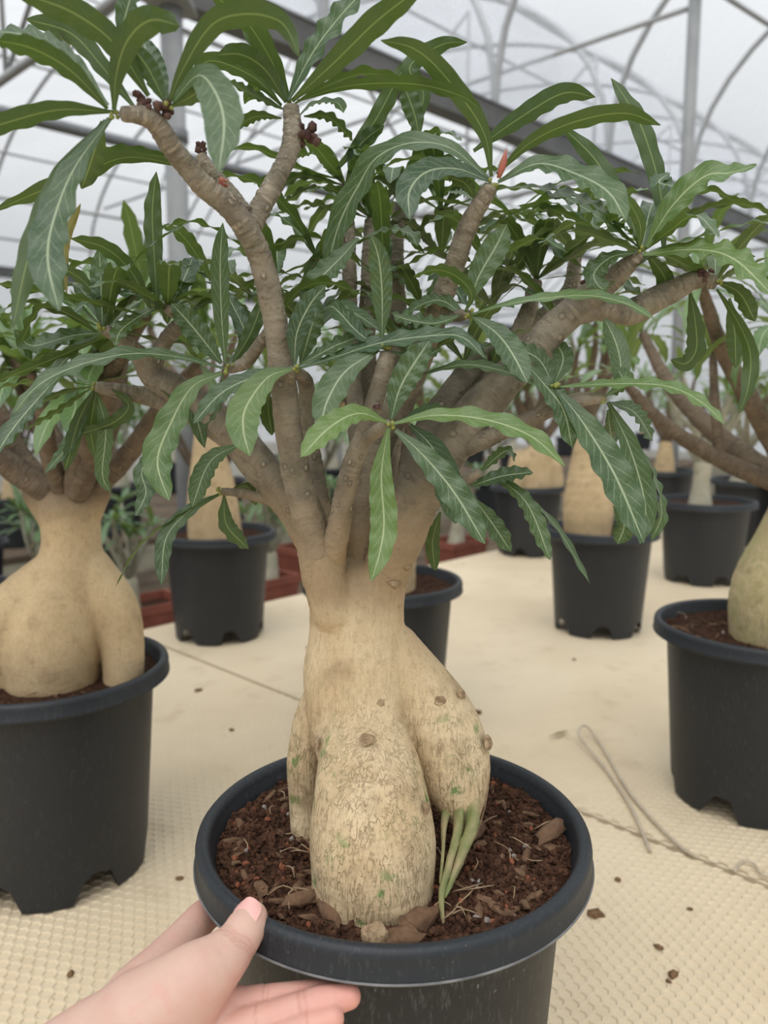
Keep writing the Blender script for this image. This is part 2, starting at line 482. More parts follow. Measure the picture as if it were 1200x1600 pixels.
def leaf_geo(pts, width, hint, seed=0, nl=34, na=6, wave=1.0, fold=0.16, twist=0.0):
    """blade swept along pts; hint = where the upper face looks"""
    rng = random.Random(seed)
    q, L = catmull(pts, nl)
    T = np.gradient(q, axis=0)
    T /= np.linalg.norm(T, axis=1)[:, None] + 1e-9
    hint = np.asarray(hint, float)
    V, UV = [], []
    p1, p2, f1, f2 = rng.random() * 6.3, rng.random() * 6.3, rng.uniform(4.5, 7.5), rng.uniform(4.5, 7.5)
    amp = width * 0.095 * wave * rng.uniform(0.5, 1.5)
    prev = None
    for i in range(nl + 1):
        v = i / nl
        N = hint - T[i] * np.dot(hint, T[i])
        ln = np.linalg.norm(N)
        if prev is not None:
            pv = prev - T[i] * np.dot(prev, T[i])
            N = N * 0.35 + pv * 0.65 if ln > 1e-3 else pv
        N = N / (np.linalg.norm(N) + 1e-9)
        prev = N
        B = np.cross(T[i], N)
        if twist:
            a = twist * v
            N, B = N * math.cos(a) + B * math.sin(a), B * math.cos(a) - N * math.sin(a)
        wv = np.interp(v, LW_V, LW_W) * width * 0.5
        env = min(1, max(0, (v - 0.12) * 3.5)) * (1 if v < 0.93 else 0.5)
        for j in range(na + 1):
            u = j / na * 2 - 1
            if u < 0: wob = math.sin(f1 * 6.283 * v + p1); wx = math.cos(f1 * 6.283 * v + p1 + 1)
            else: wob = math.sin(f2 * 6.283 * v + p2); wx = math.cos(f2 * 6.283 * v + p2 + 1)
            off = abs(u) * fold * wv + env * amp * wob * abs(u) ** 2.2
            V.append(q[i] + B * (u * wv * (1 + 0.04 * env * wx)) + N * off)
            UV.append((j / na, v))
    Fc = []
    for i in range(nl):
        for j in range(na):
            a = i * (na + 1) + j
            Fc.append((a, a + 1, a + na + 2, a + na + 1))
    return V, Fc, UV


def lathe(prof, nseg=72):
    V, Fc = [], []
    for r, z in prof:
        for k in range(nseg):
            a = 6.283185 * k / nseg
            V.append((r * math.cos(a), r * math.sin(a), z))
    for i in range(len(prof) - 1):
        for k in range(nseg):
            a, b_ = i * nseg + k, i * nseg + (k + 1) % nseg
            Fc.append((a, b_, b_ + nseg, a + nseg))
    return V, Fc


def box_geo(x0, x1, y0, y1, z0, z1):
    V = [(x, y, z) for z in (z0, z1) for y in (y0, y1) for x in (x0, x1)]
    return V, [(0, 2, 3, 1), (4, 5, 7, 6), (0, 1, 5, 4), (2, 6, 7, 3), (0, 4, 6, 2), (1, 3, 7, 5)]


def bar_geo(a, b_, r, n=8):
    a, b_ = Vector(a), Vector(b_)
    t = (b_ - a).normalized()
    s = t.orthogonal().normalized()
    c = t.cross(s)
    V = [p + (s * math.cos(6.2832 * k / n) + c * math.sin(6.2832 * k / n)) * r for p in (a, b_) for k in range(n)]
    Fc = [(k, (k + 1) % n, (k + 1) % n + n, k + n) for k in range(n)] + [tuple(range(n))[::-1], tuple(range(n, 2 * n))]
    return V, Fc


# ---- implicit solids (round cones, smooth unions) -> one continuous surface
def round_cone(X, a, b_, ra, rb, sq=None):
    a, b_ = np.asarray(a, np.float32), np.asarray(b_, np.float32)
    ba = b_ - a
    t = np.clip(((X - a) @ ba) / max(1e-12, float(ba @ ba)), 0, 1)
    d = X - a - t[..., None] * ba
    if sq is not None: d = d * np.asarray(sq, np.float32)
    return np.sqrt((d * d).sum(-1)) - (ra + (rb - ra) * t)


def smin(a, b_, k):
    h = np.clip(0.5 + 0.5 * (b_ - a) / k, 0, 1)
    return b_ + (a - b_) * h - k * h * (1 - h)


def surface_nets(fn, lo, hi, h):
    lo = np.asarray(lo, np.float32)
    n = np.ceil((np.asarray(hi) - lo) / h).astype(int) + 1
    ax = [lo[k] + h * np.arange(n[k], dtype=np.float32) for k in range(3)]
    G = np.stack(np.meshgrid(*ax, indexing='ij'), -1)
    D = fn(G).astype(np.float32)
    I = D < 0
    nx, ny, nz = n - 1
    acc = np.zeros((nx, ny, nz, 3), np.float32)
    cnt = np.zeros((nx, ny, nz), np.float32)
    corners = [(i, j, k) for i in (0, 1) for j in (0, 1) for k in (0, 1)]
    sl = lambda A, c: A[c[0]:c[0] + nx, c[1]:c[1] + ny, c[2]:c[2] + nz]
    for c in corners:
        for axis in range(3):
            if c[axis]: continue
            e = list(c); e[axis] = 1
            d0, d1 = sl(D, c), sl(D, e)
            m = (d0 < 0) != (d1 < 0)
            t = np.where(m, d0 / np.where(m, d0 - d1, 1), 0)
            for q in range(3):
                acc[..., q] += np.where(m, c[q] + (t if q == axis else 0), 0)
            cnt += m
    act = cnt > 0
    ids = -np.ones((nx, ny, nz), int)
    ids[act] = np.arange(act.sum())
    cell = np.argwhere(act)
    V = lo + h * (cell + acc[act] / cnt[act][:, None])
    Fc = []
    for axis in range(3):
        a1, a2 = (axis + 1) % 3, (axis + 2) % 3
        s0 = [slice(1, -1)] * 3; s0[axis] = slice(0, -1)
        s1 = [slice(1, -1)] * 3; s1[axis] = slice(1, None)
        i0, i1 = I[tuple(s0)], I[tuple(s1)]
        for flip in (False, True):
            pos = np.argwhere((i0 & ~i1) if not flip else (~i0 & i1))
            if not len(pos): continue
            base = pos + 1
            base[:, axis] = pos[:, axis]
            q = []
            for (o1, o2) in ((-1, -1), (0, -1), (0, 0), (-1, 0)):
                b3 = base.copy(); b3[:, a1] += o1; b3[:, a2] += o2
                q.append(ids[b3[:, 0], b3[:, 1], b3[:, 2]])
            q = np.stack(q, 1)
            Fc.append(q if not flip else q[:, ::-1])
    return V, np.vstack(Fc)


def implicit(groups, h, pad=0.006, noise_amp=0.0):
    """groups: list of (k_inside, k_to_rest, [(a, b, ra, rb), ...])"""
    allp = [p for g in groups for p in g[2]]
    pts = np.array([np.asarray(q[i]) for q in allp for i in (0, 1)])
    rm = max(max(q[2], q[3]) for q in allp)
    los = np.min([np.minimum(np.asarray(q[0]) - q[2], np.asarray(q[1]) - q[3]) for q in allp], axis=0) - pad
    his = np.max([np.maximum(np.asarray(q[0]) + q[2], np.asarray(q[1]) + q[3]) for q in allp], axis=0) + pad

    def fn(X):
        o = X[0, 0, 0]
        tot = np.full(X.shape[:3], 1.0, np.float32)
        for k1, k2, prims in groups:
            mg = 0.004 + 2 * h + k2
            d = np.full(X.shape[:3], 1.0, np.float32)
            for q in prims:
                a0 = np.minimum(np.asarray(q[0]) - q[2], np.asarray(q[1]) - q[3]) - mg
                a1 = np.maximum(np.asarray(q[0]) + q[2], np.asarray(q[1]) + q[3]) + mg
                i0 = np.maximum(0, ((a0 - o) / h).astype(int)); i1 = ((a1 - o) / h).astype(int) + 2
                w_ = tuple(slice(p0, p1) for p0, p1 in zip(i0, i1))
                d[w_] = np.minimum(d[w_], round_cone(X[w_], *q))
            tot = smin(tot, d, k2)
        if noise_amp:
            tot = tot + noise_amp * (np.sin(X[..., 0] * 140 + 1.3 * np.sin(X[..., 2] * 90)) * np.sin(X[..., 1] * 120 + 2) + np.sin(X[..., 2] * 170 + X[..., 0] * 90))
        return tot
    return surface_nets(fn, los, his, h)


# ------------------------------------------------------------------ setting
GA = math.radians(44)
G = Vector((math.sin(GA), math.cos(GA), 0))          # along the gutters
N = Vector((-math.cos(GA), math.sin(GA), 0))         # across the bays
UPV = Vector((0, 0, 1))


def gp(g, n, z):
    return G * g + N * n + UPV * z


GROUND = -0.85
V, Fc = [], []
for i in range(2):
    for j in range(2):
        V.append(gp(-14 + 34 * i, -10 + 30 * j, GROUND))
tag(link('floor', mesh('floor', V, [(0, 2, 3, 1)]), M['ground'], None, False), kind='structure')

# roof: arched bays of film on hoops
GUT_Z = CAM.z + 1.42
BAY = [(-4.33, 2.67), (2.67, 9.67)]
RISE = 1.75
roof = bpy.data.objects.new('ceiling', None)
COL.objects.link(roof)
roof['kind'] = 'structure'


def arch(n0, n1, t, lift=0.0):
    a = math.pi * t
    return (n0 + n1) / 2 - math.cos(a) * (n1 - n0) / 2, GUT_Z + 0.06 + math.sin(a) ** 0.85 * (RISE + lift)


for bi, (n0, n1) in enumerate(BAY):
    V, Fc = [], []
    gs = np.arange(-8, 16.01, 0.3)
    nt_ = 28
    for gi, g in enumerate(gs):
        sag = 0.035 * abs(math.sin(math.pi * g / 1.2)) ** 0.7
        for k in range(nt_ + 1):
            n_, z_ = arch(n0, n1, k / nt_, 0.03 - sag + 0.012 * math.sin(g * 9 + k * 2.1))
            V.append(gp(g, n_, z_ + 0.022))
    for i in range(len(gs) - 1):
        for k in range(nt_):
            a = i * (nt_ + 1) + k
            Fc.append((a, a + 1, a + nt_ + 2, a + nt_ + 1))
    link('film_sheet', mesh('film_sheet', V, Fc), M['film'], roof)
    for g in np.arange(-6.0, 14.5, 1.2):
        pts = [tuple(gp(g, *arch(n0, n1, k / 24))) + (0.019,) for k in range(25)]
        v, f, uv = tube(pts, 8, step=0.2, cap=False)
        link('hoop', mesh('hoop', v, f), M['steel'], roof)
    for t in (0.2, 0.35, 0.5, 0.65, 0.8):
        n_, z_ = arch(n0, n1, t)
        v, f = bar_geo(gp(-8, n_, z_ - 0.03), gp(16, n_, z_ - 0.03), 0.014)
        link('purlin', mesh('purlin', v, f), M['steel'], roof)

# film walls at the far side and the far end
for nm, pa, pb, zt in (('wall_back', gp(-8, 9.67, 0), gp(16, 9.67, 0), GUT_Z + 0.1), ('wall_right', gp(16, -4.33, 0), gp(16, 9.67, 0), GUT_Z + 1.8), ('wall_left', gp(-8, -4.33, 0), gp(-8, 9.67, 0), GUT_Z + 1.8)):
    v = [pa + UPV * GROUND, pb + UPV * GROUND, pb + UPV * zt, pa + UPV * zt]
    tag(link(nm, mesh(nm, v, [(0, 1, 2, 3)]), M['film'], None, False), kind='structure')

# gutters on posts
PST = [P(287, 600, 3.05), P(1056, 600, 4.2)]
PG2 = P(1058, 600, 5.35)
g1 = PST[0].dot(G)
gstep = PG2.dot(G) - g1
for n_ in (2.67, 9.67):
    v, f = [], []
    prof = [(-0.10, 0.02), (-0.085, 0.02), (-0.05, -0.075), (0.05, -0.075), (0.085, 0.02), (0.10, 0.02), (0.10, 0.03), (0.06, 0.02), (0.045, -0.06), (-0.045, -0.06), (-0.06, 0.02), (-0.10, 0.03)]
    for g in (-8, 16):
        v += [gp(g, n_ + a, GUT_Z + z + 0.04) for a, z in prof]
    m_ = len(prof)
    f = [(k, (k + 1) % m_, (k + 1) % m_ + m_, k + m_) for k in range(m_)]
    link('gutter', mesh('gutter', v, f), M['gutter'], roof, False)

post_txt = ['thick round grey steel post under the gutter, behind the left-leaning branches', 'slim grey steel post rising behind the upright wavy leaf of the big plant']
for k in range(2):
    base = PST[k].copy()
    root = empty('support_post', (base.x, base.y, GROUND), post_txt[k], 'post', 'greenhouse posts')
    H = (GUT_Z if k == 0 else GUT_Z + 1.31) - GROUND
    pr_ = (0.04, 0.031)[k]
    v, f = lathe([(0.0, 0), (pr_, 0), (pr_, H - 0.03), (0.0, H - 0.03)], 20)
    link('pole', mesh('pole', v, f), M['post'], root)
    v, f = box_geo(-0.08, 0.08, -0.08, 0.08, H - 0.05, H - 0.035)
    link('cap_plate', mesh('cap_plate', v, f), M['steel'], root, False)
    v, f = lathe([(pr_ + .001, H - 0.5), (pr_ + .007, H - 0.5), (pr_ + .007, H - 0.46), (pr_ + .001, H - 0.46)], 20)
    link('clamp', mesh('clamp', v, f), M['gutter'], root)

# trusses across the bays and bracing between them
for g in [g1 - gstep, g1, g1 + gstep, g1 + 2 * gstep, g1 + 3 * gstep]:
    for (n0, n1) in BAY[1:]:
        zc = GUT_Z + 0.10
        v, f = bar_geo(gp(g, n0, zc), gp(g, n1, zc), 0.022)
        link('tie_bar', mesh('tie_bar', v, f), M['steel'], roof)
        pr = None
        for t in (0.14, 0.3, 0.5, 0.7, 0.86):
            n_, z_ = arch(n0, n1, t)
            v, f = bar_geo(gp(g, n_, zc), gp(g, n_, z_), 0.012)
            link('web_bar', mesh('web_bar', v, f), M['steel'], roof)
            if pr is not None:
                v, f = bar_geo(gp(g, pr[0], pr[1]), gp(g, n_, zc), 0.012)
                link('web_bar', mesh('web_bar', v, f), M['steel'], roof)
            pr = (n_, z_)
for (ga, na, za, gb, nb, zb) in ((g1, 2.67, GUT_Z - 0.1, g1 + gstep, 6.2, GUT_Z + 1.6), (g1 + gstep, 2.67, GUT_Z - 0.1, g1, 6.2, GUT_Z + 1.6),
                                 (g1 + gstep, 2.67, GUT_Z - 0.1, g1 + 2 * gstep, 6.2, GUT_Z + 1.6), (g1 + 2 * gstep, 2.67, GUT_Z, g1 + gstep, 6.2, GUT_Z + 1.6),
                                 (g1 - gstep, 2.67, GUT_Z, g1, 6.2, GUT_Z + 1.6), (g1, 2.67, GUT_Z, g1 - gstep, 6.2, GUT_Z + 1.6)):
    v, f = bar_geo(gp(ga, na, za), gp(gb, nb, zb), 0.009)
    link('brace_wire', mesh('brace_wire', v, f), M['steel'], roof)
for n_, rr_ in ((4.67, 0.034), (6.6, 0.014), (8.2, 0.014)):
    v, f = bar_geo(gp(-8, n_, GUT_Z + 0.12), gp(16, n_, GUT_Z + 0.12), rr_)
    link('long_rail', mesh('long_rail', v, f), M['gutter' if rr_ > .02 else 'steel'], roof)
zt_ = P(1060, 10, 4.2).z
pg, pn = PST[1].dot(G), PST[1].dot(N)
for a_, b_ in ((gp(pg, pn, zt_), gp(pg, pn + 6.0, zt_)), (gp(pg, pn, zt_ - .9), gp(pg + 3.5, pn + 1.5, zt_ + .2)), (gp(pg - 2.2, pn + .9, zt_ + .25), gp(pg + 1.6, pn + 3.2, zt_ + .1)), (gp(pg - .3, pn, zt_ + .1), gp(pg + 3.2, pn - .6, zt_ - .1))):
    v, f = bar_geo(a_, b_, 0.013)
    link('tie_bar', mesh('tie_bar', v, f), M['steel'], roof)
for g, n_ in ((1.2, 9.6), (4.1, 9.6), (6.4, 9.6), (8.9, 9.6), (-2, 9.6)):
    v, f = bar_geo(gp(g, n_, GROUND), gp(g, n_, GUT_Z), 0.035)
    link('wall_post', mesh('wall_post', v, f), M['steel'], roof)

# ------------------------------------------------------------------ benches
EDGE_N = 1.46
sA, sB = PZ(475, 1100, 0), PZ(1200, 1375, 0)
seam_g = (sA.dot(G) + sB.dot(G)) / 2
GL, GR, NF = -1.6, 3.6, -1.6
bench = empty('greenhouse_bench', gp(0.4, 0.2, GROUND), 'beige honeycomb-moulded bench top carrying the black pots', 'bench')


def bl(v):
    return [Vector(p) - bench.location for p in v]


for (ga, gb) in ((GL, seam_g - 0.0035), (seam_g + 0.0035, GR)):
    v = [gp(g, n_, z) for z in (-0.03, -0.0022) for n_ in (NF, EDGE_N) for g in (ga, gb)]
    f = box_geo(0, 1, 0, 1, 0, 1)[1]
    link('bench_panel', mesh('bench_panel', bl(v), f), M['bench'], bench, False)
# moulded cells: raised honeycomb walls round sunken cells, near part of the sheet
HC = 0.0066
v, f = [], []
dx, dy = HC * math.sqrt(3), HC * 1.5
for r in range(int(1.35 / dy)):
    for c in range(int(1.75 / dx)):
        n_ = -0.15 + r * dy
        g = -0.35 + (c + 0.5 * (r % 2)) * dx
        p = gp(g, n_, 0)
        if p.y < 0.30 or p.y > 1.25 or abs(p.x) > 0.56 * p.y + 0.06 or n_ > EDGE_N - 0.03 or abs(g - seam_g) < HC * 1.1: continue
        b0 = len(v)
        dp = 0.0014 * min(1, max(0.0, (1.25 - p.y) / 0.7))
        for rad, z in ((1.0, -0.0020 + dp), (0.84, -0.0020 + dp), (0.68, -0.0021)):
            for k in range(6):
                a = math.pi / 6 + k * math.pi / 3
                v.append(p + G * (HC * rad * math.cos(a)) + N * (HC * rad * math.sin(a)) + UPV * z)
        for q in range(2):
            for k in range(6):
                a, b_ = b0 + q * 6 + k, b0 + q * 6 + (k + 1) % 6
                f.append((a, b_, b_ + 6, a + 6))
        f.append(tuple(range(b0 + 12, b0 + 18)))
me = mesh('honeycomb_relief', bl(v), f)
tag(link('honeycomb_relief', me, M['bench'], bench, False), kind='stuff')
for (g, n_) in ((-1.2, 1.25), (0.2, 1.25), (1.6, 1.25), (3.2, 1.25), (0.2, -0.9), (1.6, -0.9)):
    v, f = bar_geo(gp(g, n_, GROUND), gp(g, n_, -0.03), 0.025)
    link('leg', mesh('leg', bl(v), f), M['steel'], bench)

LOWZ = -0.14
low = empty('staging_shelf', gp(0, 2.1, GROUND), 'low dark weathered shelf behind the beige bench', 'shelf')
for k in range(5):
    n0 = 1.62 + k * 0.19
    v = [gp(g, n_, z) - low.location for z in (LOWZ - 0.03, LOWZ) for n_ in (n0, n0 + 0.18) for g in (-3, 3.6)]
    link('plank', mesh('plank', v, box_geo(0, 1, 0, 1, 0, 1)[1]), M['shelf'], low, False)
for g in (-2.5, -0.6, 1.3, 3.1):
    for n_ in (1.7, 2.45):
        v, f = bar_geo(gp(g, n_, GROUND) - low.location, gp(g, n_, LOWZ - 0.03) - low.location, 0.03)
        link('leg', mesh('leg', v, f), M['shelf'], low)
low2 = empty('staging_shelf', gp(0, 3.9, GROUND), 'far dark weathered shelf full of small plants', 'shelf')
for k in range(4):
    n0 = 3.15 + k * 0.5
    v = [gp(g, n_, z) - low2.location for z in (LOWZ - 0.03, LOWZ) for n_ in (n0, n0 + 0.48) for g in (-3, 8)]
    link('plank', mesh('plank', v, box_geo(0, 1, 0, 1, 0, 1)[1]), M['shelf'], low2, False)
for g in (-2.5, 0, 2.5, 5, 7.5):
    for n_ in (3.3, 4.9):
        v, f = bar_geo(gp(g, n_, GROUND) - low2.location, gp(g, n_, LOWZ - 0.03) - low2.location, 0.03)
        link('leg', mesh('leg', v, f), M['shelf'], low2)

# ------------------------------------------------------------------ pots and soil
def pot_parts(root, R, H, rot=0.0, detail=True, mat=None, notch=True):
    """root at pot base; R = rim radius. The wall has arched drain notches along its foot."""
    ns = 120 if detail else 60
    rb, rt = R * 0.745, R * 0.868
    lip = H - 0.017
    V, Fc = [], []
    rows = 9
    for i in range(rows):
        t = i / (rows - 1)
        for k in range(ns):
            a = 6.283185 * k / ns
            zb = 0.0
            if notch:
                w_ = ((a + rot) / 6.283185 * 6) % 1.0 - 0.5
                e = abs(w_) / 0.21
                if e < 1: zb = 0.026 * (1 - e ** 5)
            z = zb + (lip - zb) * t
            rad = rb + (rt - rb) * (z / lip)
            V.append((rad * math.cos(a), rad * math.sin(a), z))
    for i in range(rows - 1):
        for k in range(ns):
            a, b_ = i * ns + k, i * ns + (k + 1) % ns
            Fc.append((a, b_, b_ + ns, a + ns))
    # inner skin and raised bottom
    o = len(V)
    prof = [(rt - 0.0025, lip), (rb - 0.0015, 0.027), (rb * 0.55, 0.026), (0.004, 0.026)]
    for r, z in prof:
        for k in range(ns):
            a = 6.283185 * k / ns
            V.append((r * math.cos(a), r * math.sin(a), z))
    for i in range(len(prof) - 1):
        for k in range(ns):
            a, b_ = o + i * ns + k, o + i * ns + (k + 1) % ns
            Fc.append((b_, a, a + ns, b_ + ns))
    # inside of the skirt under the raised bottom
    o = len(V)
    for i, (r, z) in enumerate(((rb - 0.0022, 0.0), (rb - 0.0018, 0.0268))):
        for k in range(ns):
            a = 6.283185 * k / ns
            w_ = ((a + rot) / 6.283185 * 6) % 1.0 - 0.5
            e = abs(w_) / 0.21
            zz = 0.026 * (1 - e ** 5) if (e < 1 and i == 0 and notch) else z
            V.append((r * math.cos(a), r * math.sin(a), zz))
    for k in range(ns):
        a, b_ = o + k, o + (k + 1) % ns
        Fc.append((b_, a, a + ns, b_ + ns))
    pot = link('pot', mesh('pot', V, Fc), mat or M['pot' if detail else 'pot_far'], root)
    # rolled rim with a thin flange under it
    pr = [(rt - 0.003, H - 0.030), (R * 0.922, H - 0.006)]
    for k in range(7):
        a = math.pi - math.pi * k / 6
        pr.append((R * 0.962 + R * 0.038 * math.cos(a), H - 0.0052 + 0.0052 * math.sin(a)))
    pr += [(R * 1.0, H - 0.0135), (R * 1.006, H - 0.0145), (R * 1.006, H - 0.0162), (R * 0.992, H - 0.017), (rt - 0.001, H - 0.0172)]
    v, f = lathe(pr[::-1], ns)
    rim = link('rim', mesh('rim', v, f), M['pot_rim'] if mat is None else mat, root)
    if detail:
        ring_ = [(R * 1.006 + 0.0007 * math.cos(6.283 * k / 8), H - 0.0163 + 0.0007 * math.sin(6.283 * k / 8)) for k in range(9)]
        v, f = lathe(ring_, ns)
        link('rim_edge', mesh('rim_edge', v, f), M['edge'], root)
    return pot


def soil_height(x, y, amp, seed):
    return amp * (mnoise.noise((x * 60, y * 60, seed)) + 0.6 * mnoise.noise((x * 160, y * 160, seed + 5)) + 0.35 * mnoise.noise((x * 380, y * 380, seed)))


def soil_part(root, R, z, seed, nr=18, na=64, amp=0.0025, slope=0.0):
    V, Fc = [(0, 0, z)], []
    for i in range(1, nr + 1):
        for k in range(na):
            a, r = 6.283185 * k / na, R * i / nr
            x, y = r * math.cos(a), r * math.sin(a)
            V.append((x, y, z + slope * y + soil_height(x, y, amp, seed)))
    for k in range(na):
        Fc.append((0, 1 + k, 1 + (k + 1) % na))
    for i in range(nr - 1):
        for k in range(na):
            a, b_ = 1 + i * na + k, 1 + i * na + (k + 1) % na
            Fc.append((a, a + na, b_ + na, b_))
    return link('soil', mesh('soil', V, Fc), M['soil'], root)


def lump_mesh(name, sx, sy, sz, seed, sub=1):
    import bmesh
    bm = bmesh.new()
    bmesh.ops.create_icosphere(bm, subdivisions=sub, radius=1)
    for v in bm.verts:
        k = 1 + 0.45 * mnoise.noise(v.co * 1.3 + Vector((seed * 3.1, seed, 0)))
        v.co = Vector((v.co.x * sx * k, v.co.y * sy * k, v.co.z * sz * k))
    me = bpy.data.meshes.new(name)
    bm.to_mesh(me)
    bm.free()
    return me


CHIP = [lump_mesh('bark_chip', 0.0075, 0.0030, 0.0016, s, 1) for s in range(4)]
PEB = [lump_mesh('granule', 0.0024, 0.002, 0.0017, s, 1) for s in range(4)]
for m_ in CHIP: m_.materials.append(M['bark_chip'])
PEBG = []
for i, m_ in enumerate(PEB):
    g_ = m_.copy(); g_.materials.append(M['pebble_grey']); PEBG.append(g_)
    m_.materials.append(M['pebble_red'])


def scatter_soil(soil, root, R, z, seed, n_chip, n_peb, n_crumb, n_fibre, slope=0.0, avoid=()):
    rng = random.Random(seed)

    def spot(rmax=0.97):
        while True:
            r, a = R * math.sqrt(rng.random()) * rmax, rng.random() * 6.283
            x, y = r * math.cos(a), r * math.sin(a)
            if all((x - ax) ** 2 + (y - ay) ** 2 > ar * ar for ax, ay, ar in avoid): return x, y
    for k in range(n_chip):
        x, y = spot(0.92)
        o = link('bark_chip', CHIP[k % 4], None, soil, False)
        sc = rng.uniform(0.5, 1.25)
        o.scale = (sc, sc * rng.uniform(0.7, 1.3), sc)
        o.location = (x, y, z + slope * y + soil_height(x, y, 0.0025, seed) + 0.001)
        o.rotation_euler = (rng.uniform(-0.5, 0.5), rng.uniform(-0.4, 0.4), rng.random() * 6.28)
    for k in range(n_peb):
        x, y = spot()
        o = link('granule', (PEB if rng.random() < 0.7 else PEBG)[k % 4], None, soil, False)
        sc = rng.uniform(0.45, 1.15)
        o.scale = (sc, sc, sc)
        o.location = (x, y, z + slope * y + soil_height(x, y, 0.0025, seed) + 0.0012)
        o.rotation_euler = (rng.random() * 6, rng.random() * 6, rng.random() * 6.28)
    if n_crumb:
        src = []
        for me in PEB:
            vv = np.array([v.co[:] for v in me.vertices]); ff = np.array([p.vertices[:] for p in me.polygons])
            src.append((vv, ff))
        VV, FF, off = [], [], 0
        for k in range(n_crumb):
            x, y = spot(0.99)
            vv, ff = src[k % 4]
            R3 = np.array(Matrix.Rotation(rng.random() * 6.28, 3, (rng.random() - .5, rng.random() - .5, rng.random() - .5)))
            sc = rng.uniform(0.25, 0.95) * np.array([rng.uniform(0.6, 1.2), 1, rng.uniform(0.6, 3.2) ** (1 if rng.random() < .4 else .4)])
            VV.append((vv * sc) @ R3.T + np.array([x, y, z + slope * y + soil_height(x, y, 0.0025, seed) + 0.0006]))
            FF.append(ff + off); off += len(vv)
        tag(link('coir_crumbs', mesh('coir_crumbs', np.vstack(VV), np.vstack(FF)), M['crumb'], soil, False), kind='stuff')
    for k in range(n_fibre):
        x, y = spot(0.85)
        a, l = rng.random() * 6.28, rng.uniform(0.006, 0.02)
        zz = z + slope * y + 0.003
        pts = [(x, y, zz, 0.0003), (x + math.cos(a) * l * .5, y + math.sin(a) * l * .5, zz + rng.uniform(.001, .005), 0.0004), (x + math.cos(a + .4) * l, y + math.sin(a + .4) * l, zz + rng.uniform(0, .004), 0.0002)]
        v, f, uv = tube(pts, 5, step=0.003)
        link('dry_fibre', mesh('dry_fibre', v, f), M['straw'], soil)


# ------------------------------------------------------------------ the big plant held by the hand
R0, H0 = 0.1145, 0.2190
PC = Vector((0.0055, 0.4435, 0))
main = empty('potted_desert_rose', PC, 'large desert rose with swollen forked caudex in the black pot gripped by a hand', 'potted plant')
pot_parts(main, R0, H0, 0.3)
SZ = H0 - 0.0125
soil = soil_part(main, R0 * 0.912, SZ, 3, 40, 120, 0.003)


def A(px, py, Y, rpx):
    """point relative to the plant base, with radius given in photo pixels"""
    p = P(px, py, Y) - PC
    return (p.x, p.y, p.z), rpx * S(px, py, Y)


def cone(a, b_):
    (pa, ra), (pb, rb) = A(*a), A(*b_)
    return (pa, pb, ra, rb)


def fine_chain(pts):
    q, _ = catmull(pts, max(6, 4 * (len(pts) - 1)))
    return [(tuple(q[i, :3]), tuple(q[i + 1, :3]), q[i, 3], q[i + 1, 3]) for i in range(len(q) - 1)]


def chain(rows):
    return fine_chain([A(*r)[0] + (A(*r)[1],) for r in rows])


trunk = [(556, 940, .450, 70), (559, 1000, .449, 77), (560, 1075, .446, 86), (562, 1140, .436, 74)]
belly = [(572, 1165, .424, 66), (578, 1230, .408, 86), (582, 1320, .397, 98), (582, 1390, .393, 93), (582, 1440, .391, 72)]
rleg = [(612, 1020, .447, 48), (656, 1085, .446, 56), (686, 1135, .443, 64), (701, 1180, .439, 63), (716, 1232, .431, 45), (724, 1268, .424, 26)]
lleg = [(510, 1085, .456, 36), (486, 1150, .458, 33), (475, 1220, .456, 26), (478, 1300, .451, 22), (480, 1335, .451, 20)]
br_l = [(524, 952, .434, 37), (507, 905, .431, 34), (494, 855, .431, 26), (486, 820, .431, 20)]
br_c = [(564, 950, .455, 40), (566, 880, .455, 26), (567, 845, .456, 21)]
br_r = [(590, 955, .446, 40), (602, 895, .441, 36), (624, 835, .437, 34), (636, 805, .436, 28)]
V, Fc = implicit([(0.0003, 0.010, chain(trunk)), (0.0003, 0.008, chain(belly)), (0.0003, 0.0009, chain(lleg)), (0.0003, 0.0010, chain(rleg)),
                  (0.0003, 0.0025, chain(br_l)), (0.0003, 0.0025, chain(br_c)), (0.0003, 0.0035, chain(br_r))], 0.0011, noise_amp=0.00035)
caudex = link('caudex', mesh('caudex', V, Fc), M['caudex'], main)

# roots hanging from the right leg down to the soil
for rows in ([(714, 1215, .440, 13), (718, 1258, .420, 13), (715, 1300, .406, 10), (702, 1350, .390, 8), (690, 1395, .378, 7), (692, 1442, .366, 4)],
             [(728, 1205, .440, 15), (737, 1248, .422, 16), (738, 1285, .410, 14), (724, 1330, .396, 11), (706, 1375, .385, 7), (694, 1402, .377, 4)],
             [(704, 1222, .440, 9), (699, 1262, .422, 9), (694, 1290, .411, 7), (692, 1330, .395, 4), (688, 1380, .383, 2.5)]):
    pts = [A(*r)[0] + (A(*r)[1] * 0.75,) for r in rows]
    v, f, uv = tube(pts, 12, 0.0, lump=0.16, seed=len(rows))
    link('root', mesh('root', v, f, uv), M['root'], caudex)
pts = [A(*r)[0] + (A(*r)[1],) for r in [(756, 1165, .446, 4), (764, 1200, .440, 2.5), (757, 1260, .432, 2), (742, 1312, .424, 1)]]
v, f, uv = tube(pts, 6); link('root', mesh('root', v, f, uv), M['knot'], caudex)

